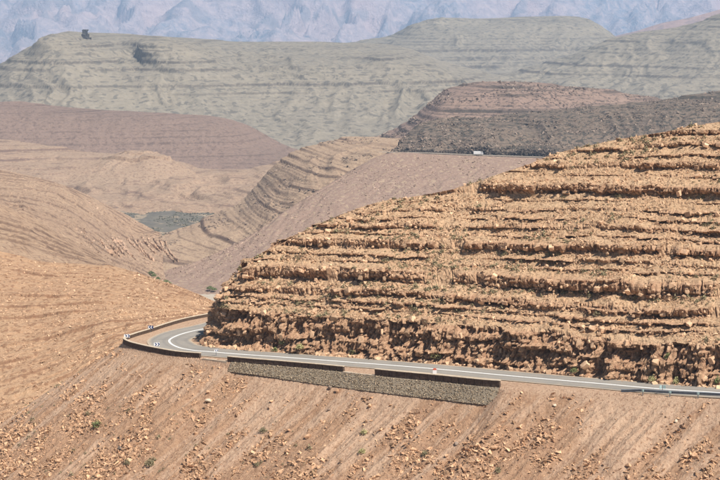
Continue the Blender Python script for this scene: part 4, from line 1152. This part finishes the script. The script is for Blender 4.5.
SH = [(97, 427, 1.6, 'elongated green shrub on the left part of the slope', 'green'), (88, 415, 1.0, 'small olive shrub just above the elongated green one', 'shrub'),
      (150, 465, 1.5, 'dark olive shrub near the bottom left of the slope', 'shrub'), (127, 464, 1.1, 'olive shrub left of the dark one near the bottom', 'shrub'),
      (263, 432, 1.1, 'lone olive shrub in the middle of the slope', 'shrub'), (257, 466, 1.0, 'olive shrub at the bottom below the lone one', 'shrub'),
      (364, 434, 1.1, 'pale straw shrub right of the largest boulder', 'straw'), (362, 453, 1.1, 'straw coloured shrub below the pale straw one', 'straw'), (425, 455, 1.1, 'olive shrub below the right parapet', 'shrub'),
      (498, 472, 1.0, 'olive shrub at the bottom right of centre', 'shrub'),
      (354, 353.5, 1.5, 'rounded yellow green shrub at the cliff foot, left of centre', 'straw'), (437, 358, 1.9, 'yellow green shrub at the cliff foot above the milestone', 'straw'),
      (300, 348.5, 1.3, 'olive shrub at the cliff foot above the middle parapet', 'straw'), (283, 344, 1.6, 'yellow green shrub standing in a cliff recess', 'straw'), (275, 351, 1.0, 'small green shrub left of the olive one at the cliff foot', 'green'),
      (668, 358, 1.1, 'bright green shrub growing out of the tall cut cliff at the right', 'green'), (718, 383.5, 1.3, 'bright green shrub at the cliff foot at the right edge', 'green'),
      (652, 381, 1.2, 'low olive shrub at the cliff foot behind the guardrail start', 'straw'), (676, 383, 1.1, 'low dry shrub at the cliff foot behind the guardrail', 'straw'),
      (574, 372, 1.0, 'small green shrub at the cliff foot right of the parapets', 'green'),
      (598, 315, 1.3, 'olive shrub on the shelf above the tall cliff', 'shrub'), (240, 271, 1.3, 'olive shrub on the nose of the hill', 'shrub')]
for s_ in SH: shrub(*s_[:5])
# small tufts over the hillside
sel = rng.choice(len(ci2), 2400)
tp = G[ci2[sel], cj2[sel]]
tp = tp[fbm(tp[:, 0] / 7, tp[:, 1] / 7, o=2, seed=90) > -.1]
gi = rng.integers(0, 1, 1)
m2 = rng.uniform(0, 1, len(EXX.ravel()) // 100)
ex_i = rng.integers(0, EXX.shape[0], 2600); ey_i = rng.integers(0, EXX.shape[1], 2600)
okk = (ED[ex_i, ey_i] > 8) & (ED[ex_i, ey_i] < 58) & (EXX[ex_i, ey_i] < -5) & (np.abs(EXX[ex_i, ey_i] / EYY[ex_i, ey_i]) < .27)
tp2 = V3 = np.stack([EXX[ex_i, ey_i], EYY[ex_i, ey_i], EZ[ex_i, ey_i]], 1)[okk][:420]
allt = np.vstack([tp, tp2])
Vs, Fs, o_ = [], [], 0
base_t = [leaf_cloud(26, .5, .55, .2, 900 + k) for k in range(5)]
for k, p in enumerate(allt):
    V_, F_ = base_t[k % 5]; s_ = .35 + .75 * rng.random() ** 2
    Vs.append(V_ * s_ + p); Fs.append(F_ + o_); o_ += len(V_)
link('dry_tufts', mesh_np('dry_tufts', np.vstack(Vs), np.vstack(Fs), M['shrub']), kind='stuff')

# riverside trees far down in the valley
def tree(px, py, h, label):
    p = hit(px, py, 1060)
    root = empty('riverside_tree', tuple(p), label=label, category='tree', group='green trees along the river bed')
    mk('trunk', 'bark', [('cyl', (0, 0, h * .25), (h * .04, h * .02, h * .6), (0, .05, 0)), ('cyl', (h * .1, 0, h * .5), (h * .02, h * .01, h * .35), (0, .6, 0)), ('cyl', (-h * .1, 0, h * .5), (h * .02, h * .01, h * .35), (0, -.6, 0))], root)
    V, F = leaf_cloud(420, h * .5, h * .42, h * .09, int(px * 7 + py)); V[:, 2] += h * .35
    link('crown', mesh_np('crown', V, F, M['green']), root)
for a_ in [(151, 276, 4.5, 'small green tree at the upper left of the river bed, first in the row'), (154, 278, 4, 'small green tree second in the row beside the river bed'),
           (158, 281, 3.5, 'lower green tree in the row before the gap by the river bed'), (166, 285, 4.5, 'dark green tree after the gap in the river row'), (168.5, 286, 4, 'dark green tree at the right end of the river row'),
           (210, 291, 4.5, 'green tree beside the pale river gravel, left of the pair'), (214, 292, 4, 'green tree beside the pale river gravel, right of the pair')]:
    tree(*a_)

# tilted rock fins at the foot of the left hillside
fins = []
for k in range(13):
    x0 = 101 + k * 5.3 + rng.uniform(-1, 1); y0 = 240 + (k > 8) * 2 + rng.uniform(-3, 3) - .2 * k; ln = rng.uniform(13, 21)
    pts = [hit(x0 + t * (7 + 6 * t) , y0 + t * ln) for t in np.linspace(0, 1, 9)]
    for j in range(len(pts) - 1):
        if (pts[j] - pts[j + 1]).length > 60: continue
        for t in np.linspace(0, 1, 9, endpoint=False):
            p = pts[j].lerp(pts[j + 1], t); fins.append((p.x + rng.normal(0, .3), p.y, p.z, rng.uniform(1.2, 2.6), math.atan2(pts[j + 1].y - pts[j].y, pts[j + 1].x - pts[j].x)))
fins = np.array(fins)
scatter('tilted_rock_beds', fins[:, :3], np.stack([fins[:, 3] * 2.6, fins[:, 3] * .45, fins[:, 3] * 1.1], 1), 'finrock', PROTO, .08, yaw=fins[:, 4] + rng.normal(0, .06, len(fins)))

# rock tower on the mesa
p = Vector(W(85.5, 40, 3080)); ph = hit(85.5, 38.8)
if abs(ph.y - 3080) < 500: p = ph
root = empty('rock_tower', tuple(p), label='lone dark rock tower standing on the edge of the grey mesa', category='rock tower')
def blocky(name, sx, sy, sz, loc, seed):
    bm = bmesh.new(); bmesh.ops.create_cube(bm, size=1); bmesh.ops.subdivide_edges(bm, edges=bm.edges[:], cuts=3, use_grid_fill=True)
    rr = random.Random(seed)
    for v in bm.verts:
        v.co = Vector((v.co.x * sx, v.co.y * sy, v.co.z * sz)) + Vector((rr.uniform(-1, 1) * sx * .06, rr.uniform(-1, 1) * sy * .06, rr.uniform(-1, 1) * sz * .06))
    me = bpy.data.meshes.new(name); bm.to_mesh(me); bm.free(); me.materials.append(M['tower'])
    o = link(name, me, root); o.location = loc
blocky('tower_base', 13, 12, 14, (0, 0, 2), 1); blocky('tower_top', 9.5, 9, 9, (-.8, 0, 12), 2); blocky('capstone', 10, 9, 2.6, (.2, 0, 16.6), 3); blocky('side_block', 6, 7, 5, (8, 0, 0), 4)

# white truck on the second road
p = Vector(W(478.4, 155.5, 1304)); 
tr = empty('white_truck', tuple(p), label='white box truck parked on the far road below the shrub dotted ridge', category='truck')
tr.rotation_euler = (0, 0, -.12); tr.scale = (.9, .9, .85)
mk('cargo_box', 'white', [('box', (-1.2, 0, 2.15), (6.2, 2.5, 2.6), (0, 0, 0))], tr)
mk('chassis', 'tyre', [('box', (0, 0, .75), (8.4, 1.6, .25), (0, 0, 0))], tr)
cabm = prism('cab', 'white', [(2.1, .7), (4.3, .7), (4.3, 1.8), (3.8, 2.9), (2.1, 2.9)], 2.4, tr, (0, -1.2, 0))
mk('windscreen', 'glass', [('box', (4.08, 0, 2.35), (.05, 2.0, .9), (0, -.42, 0))], cabm).location = (0, 1.2, 0)
prism('side_window', 'glass', [(2.6, 1.8), (3.95, 1.8), (3.6, 2.6), (2.6, 2.6)], .03, cabm, (0, -.03, 0))
for x_ in (-3.2, -2.0, 3.1):
    for y_ in (-1.05, 1.05):
        wh = mk('wheel', 'tyre', [('cyl', (0, 0, 0), (.5, .5, .35), (math.pi / 2, 0, 0))], tr); wh.location = (x_, y_, .5)
        mk('rim', 'white', [('cyl', (0, 0, 0), (.24, .24, .37), (math.pi / 2, 0, 0))], wh)
tr.location.z += .55

# =================================================================== AIR
bm = bmesh.new(); bmesh.ops.create_cube(bm, size=1)
zb, zt = -470.0, 1100.0
for v in bm.verts: v.co = Vector((v.co.x * 23000, 8200 + v.co.y * 20400, (zb + zt) / 2 + v.co.z * (zt - zb)))
me = bpy.data.meshes.new('haze'); bm.to_mesh(me); bm.free()
hm = bpy.data.materials.new('haze_air'); hm.use_nodes = True; t = hm.node_tree; t.nodes.clear()
ou = t.nodes.new('ShaderNodeOutputMaterial'); pv = t.nodes.new('ShaderNodeVolumePrincipled')
pv.inputs['Density'].default_value = .000078; pv.inputs['Color'].default_value = (.44, .68, 1.0, 1); pv.inputs['Anisotropy'].default_value = .1
t.links.new(pv.outputs[0], ou.inputs['Volume']); me.materials.append(hm)
hz = link('haze', me, kind='stuff')
